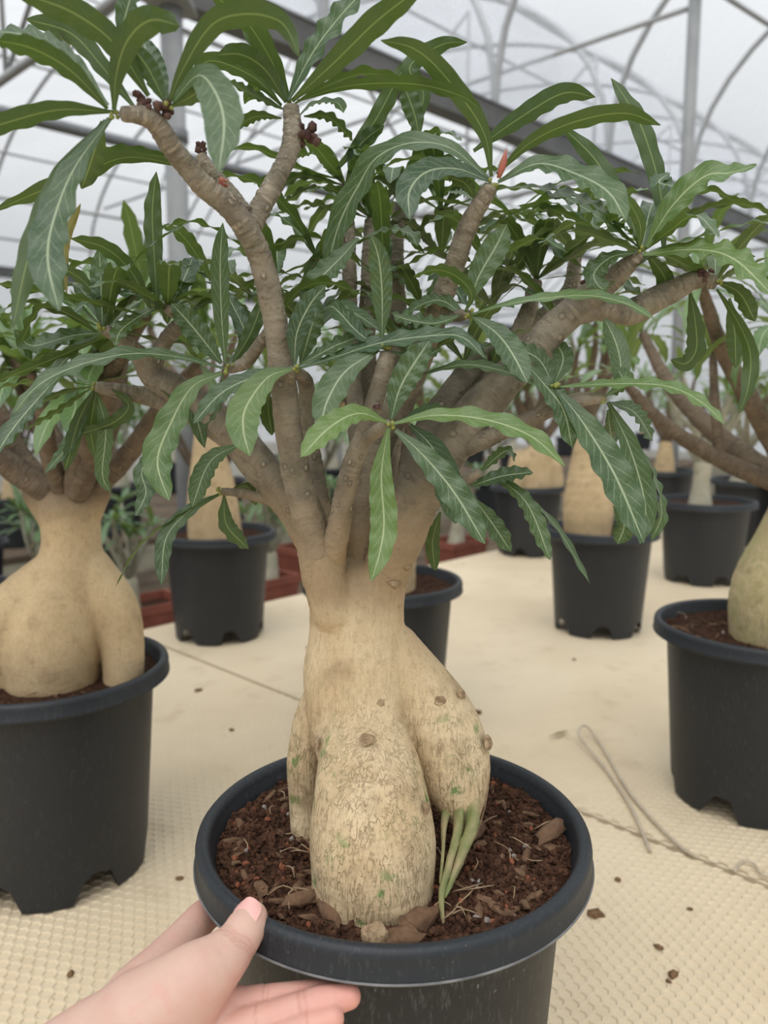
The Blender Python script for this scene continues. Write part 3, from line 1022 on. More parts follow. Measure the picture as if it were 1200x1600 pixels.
# branch-scar knots on the caudex
def knot(px, py, Y, r, nrm, name='knot', mat='knot', depth=0.35, parent=caudex, base=PC):
    p = P(px, py, Y) - base
    rr = r * S(px, py, Y)
    n_ = Vector(nrm).normalized()
    q = n_.to_track_quat('Z', 'Y')
    V, Fc = [], []
    prof = [(1.5, -0.3), (1.15, 0.12), (0.95, 0.42), (0.72, 0.48), (0.55, 0.18), (0.42, 0.34), (0.22, 0.42), (0.0, 0.46)]
    ns = 20
    for i, (pr, pz) in enumerate(prof):
        for k in range(ns):
            a = 6.283 * k / ns
            jit = 1 + 0.09 * math.sin(a * 3 + i * 0.7 + px) + 0.06 * math.sin(a * 5 + py)
            V.append(p + q @ Vector((pr * rr * jit * math.cos(a), pr * rr * jit * math.sin(a) * 0.9, pz * rr * depth * 1.6)))
    for i in range(len(prof) - 1):
        for k in range(ns):
            a, b_ = i * ns + k, i * ns + (k + 1) % ns
            Fc.append((a, b_, b_ + ns, a + ns))
    return link(name, mesh(name, V, Fc), M[mat], parent)


Vc = np.asarray(V if False else [v.co[:] for v in caudex.data.vertices])


def surf(px, py, verts=Vc, base=PC):
    """front-most point of the caudex surface on that sight line -> its distance Y and normal"""
    d = ray(px, py).normalized()
    w_ = verts - np.array(CAM - base)
    t = w_ @ np.array(d)
    perp = np.linalg.norm(w_ - t[:, None] * np.array(d), axis=1)
    m = perp < 0.0035
    if not m.any(): return 0.44, Vector((0, -1, 0))
    idx = np.argwhere(m)[:, 0]
    k = idx[np.argmin(t[idx])]
    p = Vector(verts[k]) + base
    return p.y, caudex.data.vertices[int(k)].normal.copy()


for (px, py, r) in ((573, 1154, 8.5), (561, 1069, 6.5), (686, 1096, 8), (722, 1083, 6), (492, 1162, 7), (764, 1160, 9), (595, 1098, 4), (548, 1105, 4), (700, 1180, 4), (668, 1262, 7)):
    Y, n_ = surf(px, py)
    knot(px, py, Y + 0.0005, r, n_)

# soil dressing (kept off the caudex foot)
feet = []
for row, k in ((belly[-1], 1.25), (lleg[-1], 1.1), (belly[3], 0.95)):
    (x, y, z), r = A(*row)
    feet.append((x, y, r * k))
scatter_soil(soil, main, R0 * 0.90, SZ, 3, 130, 140, 7500, 50, avoid=feet)
BIGCHIP = [lump_mesh('bark_chunk', 0.0075, 0.0030, 0.0020, s_ + 20, 2) for s_ in range(3)]
for m_ in BIGCHIP: m_.materials.append(M['bark_chip'])
for (px, py, sc, rz) in ((652, 1440, 2.2, 0.6), (622, 1470, 2.4, -0.1), (515, 1418, 2.3, 1.8), (470, 1405, 1.8, 0.1), (740, 1300, 2.0, 0.9), (860, 1300, 2.3, 0.7), (640, 1455, 1.5, 2.2), (600, 1478, 1.4, 0.4)):
    o = link('bark_chip', BIGCHIP[int(px) % 3], None, soil, False)
    p = PZ(px, py, SZ + 0.004) - PC
    o.location = p
    o.scale = (sc * 0.75, sc * 0.9, sc * 1.0)
    o.rotation_euler = (0.3, -0.2, rz)
o = link('bark_chip', lump_mesh('pale_chunk', 0.0065, 0.005, 0.0085, 9, 3), M['knot'], soil, False)
o.location = PZ(585, 1468, SZ + 0.006) - PC

# branches: rows px, py, Y, radius px
BR = {}


def branch(name, rows, seed, ring=0.06, ring_from=0.35, mat='bark', parent=None):
    pts = [A(*r)[0] + (A(*r)[1],) for r in rows]
    v, f, uv = tube(pts, 18, ring * 0.95, 0.0034, 0.05, seed, 0.0011, True, ring_from)
    return link(name, mesh(name, v, f, uv), M[mat], parent or main)


b1 = branch('branch', [(511, 918, .432, 32), (505, 895, .431, 34), (492, 850, .431, 29), (476, 790, .430, 25), (458, 715, .427, 22), (446, 630, .420, 21), (434, 525, .412, 20), (418, 445, .405, 19), (398, 382, .398, 19), (362, 328, .390, 19), (312, 284, .382, 17), (272, 235, .374, 17), (246, 195, .368, 17), (226, 182, .364, 15), (190, 178, .361, 11)], 1, 0.055, 0.45)
branch('branch', [(392, 352, .399, 18), (418, 305, .404, 16), (448, 248, .411, 15), (457, 205, .416, 15), (455, 168, .419, 12)], 2, 0.06, 0)
branch('branch', [(380, 335, .396, 16), (350, 290, .402, 12), (325, 262, .404, 10), (314, 244, .405, 9)], 3, 0.07, 0)
branch('branch', [(522, 915, .440, 20), (520, 870, .430, 21), (530, 820, .423, 18), (545, 745, .414, 17), (565, 690, .406, 15), (582, 640, .402, 15), (596, 590, .400, 14), (606, 552, .399, 12)], 4, 0.05, 0.3)
branch('branch', [(566, 690, .405, 11), (588, 674, .395, 11), (608, 663, .388, 8)], 5, 0.06, 0)
branch('branch', [(594, 915, .444, 36), (604, 890, .441, 38), (628, 825, .437, 41), (660, 755, .435, 39), (706, 690, .434, 35), (762, 625, .434, 30), (824, 560, .436, 26), (868, 510, .438, 25), (912, 472, .438, 23), (945, 445, .436, 19), (975, 420, .432, 15), (1000, 398, .428, 10)], 6, 0.03, 0.72)
branch('branch', [(890, 488, .440, 22), (935, 482, .442, 20), (985, 487, .444, 20), (1035, 462, .446, 19), (1085, 438, .446, 15), (1118, 441, .444, 11)], 7, 0.04, 0.5)
branch('branch', [(565, 905, .455, 27), (566, 870, .455, 29), (568, 800, .458, 26), (588, 710, .462, 23), (624, 630, .462, 22), (660, 550, .452, 20), (682, 490, .440, 18), (706, 425, .428, 17), (735, 345, .416, 15), (768, 292, .408, 12)], 8, 0.06, 0.5)
branch('branch', [(505, 890, .455, 20), (452, 800, .476, 20), (405, 735, .490, 23), (350, 675, .500, 21), (290, 640, .503, 18), (240, 622, .500, 15), (190, 612, .495, 12), (150, 605, .490, 9)], 9, 0.06, 0.5)
branch('branch', [(488, 840, .462, 18), (415, 725, .485, 20), (345, 660, .488, 24), (280, 610, .486, 22), (240, 590, .482, 19), (222, 560, .476, 15), (196, 535, .468, 12), (165, 515, .46, 9)], 10, 0.06, 0.5)
branch('branch', [(232, 585, .482, 14), (260, 530, .482, 12), (285, 500, .478, 12), (262, 480, .470, 9)], 11, 0.06, 0)
branch('branch', [(442, 790, .478, 9), (400, 776, .482, 8), (370, 770, .48, 7), (346, 768, .478, 6)], 12, 0.05, 0)
branch('branch', [(712, 706, .434, 16), (800, 668, .418, 13), (860, 640, .409, 12), (905, 625, .405, 11), (945, 622, .402, 8)], 13, 0.05, 0.1)
branch('branch', [(835, 650, .412, 9), (855, 625, .408, 8), (866, 607, .405, 6)], 14, 0.05, 0)
branch('branch', [(672, 775, .434, 12), (715, 758, .421, 10), (738, 745, .416, 8), (750, 738, .414, 7)], 15, 0.05, 0)
branch('branch', [(580, 760, .475, 20), (576, 640, .50, 15), (574, 520, .52, 13), (576, 420, .535, 12), (580, 345, .545, 10)], 16, 0.06, 0.3)
branch('branch', [(600, 760, .48, 20), (620, 620, .52, 15), (622, 500, .545, 14), (618, 400, .56, 13), (625, 320, .57, 10)], 17, 0.06, 0.3)
branch('branch', [(660, 760, .45, 22), (735, 640, .48, 22), (785, 580, .51, 18), (820, 500, .53, 14), (838, 440, .54, 10)], 18, 0.05, 0.4)
branch('branch', [(640, 760, .455, 22), (660, 690, .47, 24), (720, 600, .50, 22), (760, 560, .53, 18), (880, 470, .57, 14), (900, 400, .58, 10)], 19, 0.05, 0.4)
branch('branch', [(520, 860, .445, 12), (495, 740, .455, 12), (480, 660, .458, 12), (478, 600, .452, 12), (462, 580, .41, 8)], 20, 0.08, 0)
branch('branch', [(447, 600, .42, 12), (452, 588, .412, 11), (458, 578, .407, 8)], 21, 0.06, 0)
branch('branch', [(432, 500, .415, 9), (390, 560, .43, 10), (372, 572, .432, 9), (358, 577, .43, 7)], 22, 0.06, 0)
branch('branch', [(690, 480, .438, 10), (712, 492, .425, 10), (730, 491, .412, 7)], 23, 0.06, 0)
branch('branch', [(560, 700, .47, 14), (548, 520, .51, 12), (545, 380, .53, 11), (540, 290, .54, 9)], 24, 0.06, 0.3)

# dried flower stubs, buds and shoot tips at the branch ends
def stub(px, py, Y, r, n_=7, mat='stub', seed=0, name='flower_stub'):
    rng = random.Random(seed)
    V, Fc = [], []
    for k in range(n_):
        me = lump_mesh('t', 1, 1, 1, seed + k, 1)
        c = P(px + rng.uniform(-1, 1) * r * 0.8, py + rng.uniform(-1, 1) * r * 0.8, Y + rng.uniform(-.003, .003)) - PC
        rr = r * S(px, py, Y) * rng.uniform(0.35, 0.6)
        o = len(V)
        V += [c + v.co * rr for v in me.vertices]
        Fc += [tuple(i + o for i in p.vertices) for p in me.polygons]
        bpy.data.meshes.remove(me)
    return link(name, mesh(name, V, Fc), M[mat], main)


stub(480, 212, .414, 18, 12, seed=1)
stub(222, 157, .364, 14, 9, seed=2)
stub(314, 234, .405, 11, 8, seed=3)
stub(350, 286, .388, 8, 6, 'bud', 4)
stub(257, 172, .364, 14, 8, seed=5)
stub(590, 634, .396, 6, 4, seed=6)
stub(1102, 432, .444, 12, 8, seed=7)
stub(918, 445, .438, 9, 6, seed=8)
for (px, py, Y) in ((178, 177, .36), (262, 165, .362), (453, 163, .418), (770, 287, .407), (1003, 392, .427), (1120, 444, .443), (608, 662, .387), (461, 576, .406), (357, 576, .429), (346, 768, .477), (160, 513, .459), (147, 605, .489), (945, 623, .401), (866, 605, .404), (731, 491, .411), (602, 545, .398)):
    stub(px, py, Y, 8, 5, 'shoot', int(px), 'shoot_tip')
knot(528, 634, .392, 7, (0, -1, 0.1), parent=b1)
v, f, uv = tube([A(779, 278, .405, 5)[0] + (.001,), A(786, 256, .402, 7)[0] + (.0018,), A(791, 233, .400, 2)[0] + (.0003,)], 8)
link('flower_bud', mesh('flower_bud', v, f, uv), M['bud'], main)

# ---- leaves: (points in the photo, distance at base, change to tip, width in mm, tilt of the upper face towards the camera in degrees)
LEAVES = []


def L(pts, Y, dY, wmm, a, mat='leaf', s=0.0, wave=1.0):
    LEAVES.append((pts, Y, dY, wmm, a, mat, s, wave))


# tip of the left main branch
L([(178, 175), (90, 172), (0, 195), (-60, 215)], .36, -.02, 14, -45)
L([(168, 170), (110, 110), (50, 76), (-10, 62)], .36, -.04, 15, -55)
L([(178, 172), (182, 115), (200, 62), (235, 32), (282, 40)], .36, -.035, 17, -60)
L([(172, 185), (115, 265), (82, 350), (75, 410), (92, 485)], .36, -.055, 19, 60)
L([(165, 188), (95, 275), (48, 390), (20, 512)], .362, -.035, 15, -60)
L([(168, 165), (105, 95), (45, 57), (-10, 48)], .365, .02, 15, 50)
L([(210, 168), (160, 105), (110, 52), (40, 30)], .37, .04, 17, -55)
L([(232, 150), (180, 70), (110, 18), (20, -14)], .365, -.02, 19, -60)
L([(186, 60), (200, 10), (216, -40)], .36, -.01, 15, 60)
L([(108, 88), (100, 40), (92, -14)], .40, .0, 9, -60, 'leaf_yellow')
L([(160, 190), (148, 235), (128, 295)], .39, .02, 17, -60)
L([(258, 160), (232, 108), (204, 70)], .362, .0, 14, -55)
L([(264, 160), (285, 110), (330, 40), (385, 22), (440, 36), (468, 88)], .362, -.03, 16, -50)
L([(270, 160), (308, 118), (334, 140), (350, 190), (342, 268)], .362, -.055, 19, 70)
L([(262, 158), (240, 110), (222, 60)], .368, .01, 14, 55)
L([(268, 166), (300, 150), (325, 128), (350, 125)], .362, -.01, 13, -50)
# tip of the upper fork
L([(447, 160), (415, 110), (378, 86), (338, 86)], .418, -.03, 16, -60)
L([(450, 157), (490, 80), (545, 10), (600, -40)], .418, -.02, 17, 55)
L([(456, 158), (520, 100), (590, 32), (665, -25)], .418, -.05, 18, -60)
L([(465, 158), (540, 135), (640, 131), (720, 150), (766, 186)], .418, -.05, 14, -28)
L([(448, 155), (430, 110), (400, 60), (372, 12), (340, -22)], .418, .01, 15, -60)
L([(445, 172), (400, 150), (355, 128)], .42, .03, 15, -30)
L([(465, 184), (490, 163), (525, 160), (537, 176)], .418, -.01, 11, 35)
L([(475, 182), (515, 185), (552, 220)], .42, .0, 14, -15)
L([(440, 185), (400, 182), (366, 202)], .42, .01, 12, -20)
L([(452, 190), (470, 240), (490, 240)], .44, .03, 12, -30)
L([(440, 165), (395, 120), (330, 95), (300, 120)], .425, .02, 15, -40)
# upright branch right of centre
L([(768, 276), (755, 205), (700, 125), (650, 78), (595, 63)], .408, -.03, 15, -50)
L([(776, 272), (830, 222), (900, 190), (975, 177), (1032, 196)], .408, -.02, 15, -42)
L([(764, 281), (705, 232), (645, 223), (590, 245), (560, 290), (530, 350), (508, 430)], .408, .03, 19, 55)
L([(766, 283), (715, 264), (668, 268), (640, 298), (640, 342)], .407, -.03, 18, 60)
L([(762, 284), (700, 254), (625, 252), (572, 285)], .41, .0, 15, 10)
L([(778, 285), (840, 256), (900, 272), (950, 300), (978, 345)], .407, -.04, 20, 50)
L([(780, 294), (850, 294), (910, 312), (950, 335)], .408, -.03, 14, 25)
L([(742, 312), (728, 288), (700, 276)], .412, -.01, 12, -20)
L([(740, 236), (810, 186), (880, 146), (930, 152)], .45, .02, 18, -60)
L([(700, 300), (730, 305), (745, 318)], .43, .0, 12, 30)
L([(640, 218), (662, 150), (640, 105), (690, 70), (730, 66)], .50, .0, 16, -60)
L([(527, 265), (584, 192), (628, 112), (655, 92)], .52, .0, 17, -60)
L([(655, 215), (648, 180), (630, 130)], .49, .0, 18, -60)
L([(545, 278), (560, 230), (600, 195)], .52, .0, 16, -60)
L([(535, 285), (510, 245), (490, 225)], .53, .0, 17, -60)
L([(532, 288), (470, 275), (430, 300)], .53, .0, 14, -20)
L([(540, 285), (545, 330), (500, 400), (470, 440)], .50, -.02, 16, -40)
L([(530, 280), (480, 268), (400, 232), (355, 235)], .53, .0, 14, -15)
# rosette at the top right
L([(1000, 385), (980, 330), (930, 250), (878, 198)], .428, .03, 15, -55)
L([(1038, 400), (1032, 300), (1005, 205), (978, 155), (955, 122)], .455, .02, 17, -75)
L([(1010, 386), (1050, 322), (1100, 276), (1142, 270), (1182, 258)], .427, -.03, 17, 55)
L([(998, 386), (955, 354), (895, 315), (850, 303)], .428, -.03, 14, 45)
L([(998, 390), (1000, 350), (975, 302)], .426, -.01, 10, -50)
L([(1015, 392), (1095, 370), (1165, 351), (1235, 345)], .427, -.03, 13, 18)
L([(1040, 352), (1090, 330), (1150, 318), (1215, 335)], .44, -.02, 16, -10)
L([(1004, 398), (1085, 390), (1145, 404), (1206, 460)], .427, -.045, 20, 50)
L([(996, 394), (955, 402), (928, 428), (942, 452), (962, 440)], .426, -.02, 14, 40)
L([(1000, 392), (985, 365), (955, 345), (990, 340)], .427, -.01, 14, 20)
L([(1010, 395), (1040, 440), (1020, 480)], .44, .02, 15, -40)
L([(1035, 410), (1100, 420), (1180, 400)], .46, .02, 16, -20)
L([(1045, 270), (1030, 285), (1060, 292)], .44, -.01, 14, 40)
# end of the right branch
L([(1120, 452), (1152, 502), (1172, 552), (1168, 610), (1150, 655)], .444, -.02, 13, -30)
L([(1078, 456), (1086, 500), (1088, 545), (1072, 568), (1048, 562)], .455, .0, 17, -80)
L([(1118, 440), (1155, 458), (1180, 502)], .444, -.01, 15, -40)
L([(1140, 466), (1148, 520), (1150, 575)], .47, .0, 15, -70)
L([(1120, 442), (1160, 420), (1205, 440)], .444, -.01, 15, -20)
# rosette on the side of the upright branch
L([(735, 492), (790, 476), (850, 466), (920, 462), (980, 475), (1024, 500)], .411, -.03, 13, 32)
L([(738, 494), (775, 520), (800, 552), (824, 598)], .411, -.03, 17, 60)
L([(727, 488), (737, 460), (713, 432), (680, 422), (646, 433)], .411, -.02, 12, -35)
L([(735, 472), (748, 432), (776, 383), (792, 350)], .415, .0, 17, 65)
L([(722, 492), (680, 505), (640, 500), (610, 490)], .415, .0, 15, 35)
L([(728, 495), (690, 470), (655, 478), (620, 505)], .42, .02, 16, 40)
L([(655, 586), (725, 570), (795, 582), (834, 602)], .42, -.03, 11, 35)
L([(740, 498), (775, 530), (770, 570)], .42, .01, 14, 20)
# top of the short front branch
L([(597, 528), (597, 460), (592, 405), (580, 366)], .398, -.01, 13, 80)
L([(560, 372), (531, 404), (500, 436), (470, 480)], .43, -.01, 17, 55)
L([(566, 372), (605, 360), (640, 365), (652, 385)], .44, -.01, 14, 25)
L([(592, 546), (540, 580), (512, 625), (500, 668)], .398, -.025, 18, 60)
L([(605, 540), (650, 515), (690, 500)], .405, .02, 14, 35)
L([(598, 545), (560, 520), (520, 480), (500, 490)], .402, .01, 14, 35)
L([(604, 548), (650, 560), (690, 545)], .405, .01, 13, 25)
# front rosette
L([(605, 660), (560, 646), (515, 668), (470, 714)], .386, -.03, 16, 50)
L([(615, 662), (680, 649), (760, 656), (830, 682), (882, 728)], .386, -.02, 15, 42)
L([(607, 668), (596, 740), (600, 815), (594, 860), (580, 908)], .386, -.02, 16, 75)
L([(618, 672), (660, 710), (710, 770), (758, 850)], .386, -.02, 17, 62)
L([(611, 655), (628, 600), (672, 530)], .388, -.0, 17, 62)
L([(640, 664), (676, 700), (700, 760), (712, 818)], .41, .0, 19, 62)
L([(740, 778), (772, 822), (798, 862)], .42, .0, 13, 60)
L([(630, 655), (680, 640), (720, 650)], .40, .02, 14, 30)
# rosette in front of the left main branch
L([(455, 577), (418, 590), (385, 635), (380, 670), (390, 712)], .405, -.03, 20, 62)
L([(455, 575), (395, 590), (345, 615), (302, 662)], .406, -.01, 14, 48)
L([(467, 576), (530, 556), (590, 537), (660, 526), (720, 526), (758, 560)], .405, -.02, 14, 42)
L([(466, 572), (525, 540), (585, 518)], .407, -.0, 13, 42)
L([(460, 570), (464, 520), (485, 475), (510, 445)], .406, -.01, 14, 65)
L([(438, 488), (468, 454), (510, 442), (570, 462)], .43, -.03, 15, -25)
L([(470, 568), (490, 500), (500, 470)], .42, .0, 14, 65)
L([(455, 582), (420, 620), (425, 680)], .43, .02, 13, 20)
L([(490, 520), (530, 480), (555, 490), (600, 520)], .43, .0, 15, 30)
# rosette left of it
L([(350, 576), (280, 558), (200, 553), (120, 572), (60, 602), (18, 650)], .43, -.035, 13, 42)
L([(346, 583), (300, 605), (265, 665), (246, 722), (264, 782)], .43, -.03, 20, 62)
L([(346, 568), (302, 512), (268, 474)], .43, -.01, 16, 60)
L([(352, 568), (346, 490), (344, 410), (348, 348)], .43, -.0, 12, 80)
L([(362, 570), (392, 520), (412, 465)], .43, .01, 13, -60)
L([(248, 690), (222, 735), (228, 770), (212, 806)], .43, -.01, 12, 40)
L([(374, 694), (328, 722), (300, 792)], .455, -.02, 15, 60)
L([(354, 570), (385, 530), (350, 450)], .44, .02, 12, 30)
L([(350, 580), (340, 640), (310, 680)], .445, .02, 12, 30)
# twig below left
L([(346, 768), (290, 800), (222, 850), (180, 918)], .478, -.02, 12, -12)
L([(344, 772), (300, 795), (260, 840), (252, 914)], .478, -.02, 13, 55)
L([(350, 774), (354, 820), (388, 858)], .478, -.01, 16, -75)
L([(352, 770), (385, 760), (400, 790)], .478, .02, 11, -40)
# left cluster
L([(160, 515), (158, 450), (155, 388)], .46, -.0, 14, 80)
L([(175, 512), (190, 440), (240, 382), (302, 344)], .455, -.03, 9, 20, s=-0.5)
L([(236, 482), (205, 425), (165, 388), (110, 372)], .46, -.02, 15, -55)
L([(246, 484), (241, 400), (238, 330), (244, 268)], .462, -.0, 16, -85)
L([(222, 492), (150, 474), (75, 458), (-10, 442)], .46, -.03, 15, -20)
L([(152, 520), (110, 492), (64, 482), (30, 540)], .455, -.03, 17, -30)
L([(158, 520), (110, 525), (50, 540), (22, 515)], .455, -.01, 17, 45)
L([(160, 528), (80, 562), (-10, 598)], .46, -.02, 14, -30)
L([(104, 462), (102, 380), (126, 318)], .47, .0, 8, -50, 'leaf_yellow')
L([(262, 488), (290, 430), (302, 400)], .47, .02, 16, 70)
L([(300, 262), (200, 246), (130, 272), (60, 300), (-10, 330)], .42, .0, 14, -35)
L([(290, 250), (180, 240), (115, 285)], .42, .02, 14, -35)
L([(258, 482), (300, 460), (370, 480), (405, 500)], .47, -.01, 14, -10)
L([(255, 478), (225, 490), (190, 515), (180, 540)], .465, -.02, 14, 40)
L([(262, 486), (290, 500), (320, 545)], .47, .0, 15, 45)
L([(160, 510), (100, 470), (40, 480), (0, 500)], .475, .02, 15, 10)
L([(170, 512), (240, 530), (340, 545)], .475, .02, 13, -10)
# lower left cluster
L([(105, 575), (62, 620), (20, 670), (-6, 710)], .45, -.03, 14, 50)
L([(142, 607), (95, 640), (40, 672)], .488, -.02, 13, -25)
L([(146, 610), (122, 660), (102, 735)], .488, .0, 14, -65)
L([(150, 612), (142, 670), (150, 720)], .488, .02, 13, -65)
L([(142, 602), (70, 596), (-5, 606)], .49, -.01, 14, -15)
L([(150, 600), (200, 630), (178, 660), (120, 680)], .49, .0, 14, -50)
L([(140, 600), (80, 570), (10, 600)], .50, .02, 14, 20)
L([(148, 606), (110, 690), (70, 740)], .49, -.0, 12, 45)
L([(150, 610), (165, 670), (160, 740), (172, 770)], .492, .0, 13, 45)
L([(145, 604), (95, 615), (50, 640), (10, 700)], .492, -.01, 12, -30)
L([(160, 520), (120, 545), (70, 600), (60, 640)], .462, -.01, 13, 40)
L([(200, 540), (150, 560), (90, 555), (30, 575)], .475, -.01, 13, -20)
L([(222, 560), (255, 600), (300, 640), (320, 700)], .48, .0, 13, 50)
L([(262, 486), (215, 460), (150, 465), (100, 500)], .47, -.01, 13, 30)
L([(165, 515), (140, 450), (95, 420), (50, 430)], .465, .0, 13, -45)
L([(285, 500), (330, 470), (375, 485), (400, 520)], .475, .0, 12, 35)
L([(165, 512), (200, 470), (260, 450), (300, 470)], .47, .0, 12, -20)
# lower right cluster
L([(868, 606), (912, 662), (962, 745), (1006, 848)], .402, -.03, 21, 62)
L([(950, 628), (984, 700), (1008, 790), (1000, 850)], .41, -.01, 16, 62)
L([(868, 605), (950, 600), (1040, 603), (1095, 628), (1134, 664)], .402, -.03, 11, 38)
L([(962, 618), (970, 575), (962, 535), (945, 498)], .408, .02, 14, 60)
L([(820, 566), (850, 600), (880, 640), (894, 700)], .405, -.01, 15, 60)
L([(955, 630), (992, 645), (1020, 688)], .405, .02, 15, 55)
L([(988, 680), (1020, 740), (1034, 800), (1018, 845)], .41, .0, 11, 15)
L([(950, 640), (955, 680), (965, 700)], .42, .02, 14, 60)
L([(945, 620), (975, 600), (960, 570)], .405, .0, 13, 20)
L([(866, 600), (880, 560), (865, 530)], .42, .02, 14, 40)
L([(866, 606), (840, 560), (790, 540)], .415, .01, 14, 50)
L([(960, 790), (975, 820), (965, 850)], .42, .0, 14, 60)
# lower twig right
L([(735, 760), (785, 744), (833, 738)], .416, -.01, 13, 42)
L([(765, 738), (822, 785), (860, 875)], .418, -.02, 12, 45)
L([(770, 740), (860, 812), (922, 912)], .418, -.02, 8, 10)
L([(688, 800), (676, 845), (680, 892)], .45, .0, 13, -70)
L([(750, 738), (790, 705), (805, 720)], .42, .0, 12, 20)

rosette_rng = random.Random(11)


def rosette_px(px, py, Y, n_, length, up=1.0, spread=1.0, seed=0, wmm=15):
    """a full whorl of arching leaves round a branch tip (inner and rear branch ends)"""
    rng = random.Random(seed)
    c = P(px, py, Y)
    for k in range(n_):
        az = 6.283 * (k / n_) + rng.uniform(-.3, .3)
        el = rng.uniform(0.15, 0.95) * up
        l = length * rng.uniform(0.75, 1.15)
        d = Vector((math.cos(az) * math.cos(el), math.sin(az) * math.cos(el), math.sin(el)))
        out = Vector((math.cos(az), math.sin(az), 0))
        p1 = c + d * l * 0.35
        p2 = p1 + (d * 0.7 + out * 0.4 * spread).normalized() * l * 0.33
        p3 = p2 + (d * 0.25 + out * 0.7 - UPV * rng.uniform(0.1, 0.75)).normalized() * l * 0.34
        hint = (UPV * 1.0 - out * 0.35)
        LEAVES.append(([c, p1, p2, p3], None, None, wmm * rng.uniform(.85, 1.15), hint, 'leaf', 0, 1.0))


rosette_px(580, 342, .545, 9, .075, seed=1)
rosette_px(625, 318, .57, 8, .075, seed=2)
rosette_px(838, 438, .54, 10, .08, seed=3)
rosette_px(900, 398, .58, 9, .08, seed=4)
rosette_px(540, 290, .54, 6, .07, seed=5)
rosette_px(165, 515, .468, 5, .07, seed=6)
rosette_px(262, 482, .475, 6, .07, seed=7)
rosette_px(1003, 394, .44, 5, .08, seed=8)
rosette_px(1118, 441, .45, 5, .075, seed=9)
rosette_px(455, 166, .425, 3, .06, seed=10)
rosette_px(690, 400, .60, 9, .08, seed=12)
rosette_px(770, 480, .56, 8, .08, seed=13)
rosette_px(660, 480, .52, 6, .07, seed=14)
rosette_px(480, 520, .52, 7, .075, seed=15)
rosette_px(400, 470, .56, 7, .08, seed=16)
for k_, (hx, hy, hY, hn) in enumerate(((640, 565, .475, 5), (432, 432, .49, 4), (330, 440, .54, 6), (885, 520, .50, 5), (800, 335, .52, 6), (725, 565, .48, 5), (500, 410, .50, 5), (760, 410, .50, 5), (930, 360, .52, 5), (215, 470, .50, 4), (690, 330, .56, 6), (600, 440, .50, 4))):
    rosette_px(hx, hy, hY, hn, .075, seed=40 + k_, wmm=14)

YOUNG = {(605, 660), (615, 662), (607, 668), (455, 577), (346, 583), (1010, 386), (1004, 398), (346, 768), (998, 390), (727, 488), (735, 492), (868, 605)}
for i, (pts, Y, dY, wmm, a, mat, s, wave) in enumerate(LEAVES):
    if Y is not None and tuple(pts[0]) in YOUNG: mat = 'leaf_young'
    if Y is None:
        w3 = [p - PC for p in pts]
        hint = a
    else:
        m_ = len(pts) - 1
        w3 = [P(x, y, Y + dY * (k / m_) ** 1.2) - PC for k, (x, y) in enumerate(pts)]
        ar = math.radians(a)
        hint = Vector((s, -math.sin(ar), math.cos(ar)))
    V, Fc, UV = leaf_geo([tuple(p) for p in w3], wmm * (0.82 if Y is None or a > 0 else 0.64) / 1000, tuple(hint), i, wave=wave)
    link('leaf', mesh('leaf', V, Fc, UV), M[mat], main)

# ------------------------------------------------------------------ background plants
def leaf_variant(seed, droop, length=0.085, w_=0.0145, nl=12, na=4):
    rng = random.Random(seed)
    pts, p, el = [], Vector((0, 0, 0)), 0.25
    for k in range(6):
        pts.append(tuple(p))
        p = p + Vector((math.cos(el), rng.uniform(-.08, .08), math.sin(el))) * length / 5
        el -= droop / 5 * (0.5 + k * 0.25)
    return leaf_geo(pts, w_, (0, 0, 1), seed, nl=nl, na=na)


VAR = [leaf_variant(s, d) for s, d in ((1, 0.5), (2, 0.9), (3, 1.3), (4, 1.7), (5, 0.2), (6, 1.1))]
VARM = []
for v, f, uv in VAR:
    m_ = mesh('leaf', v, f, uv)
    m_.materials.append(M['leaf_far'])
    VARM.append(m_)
VAR_LO = [leaf_variant(s, d, nl=6, na=2) for s, d in ((1, 0.5), (2, 0.9), (3, 1.3), (4, 1.7), (5, 0.2), (6, 1.1))]


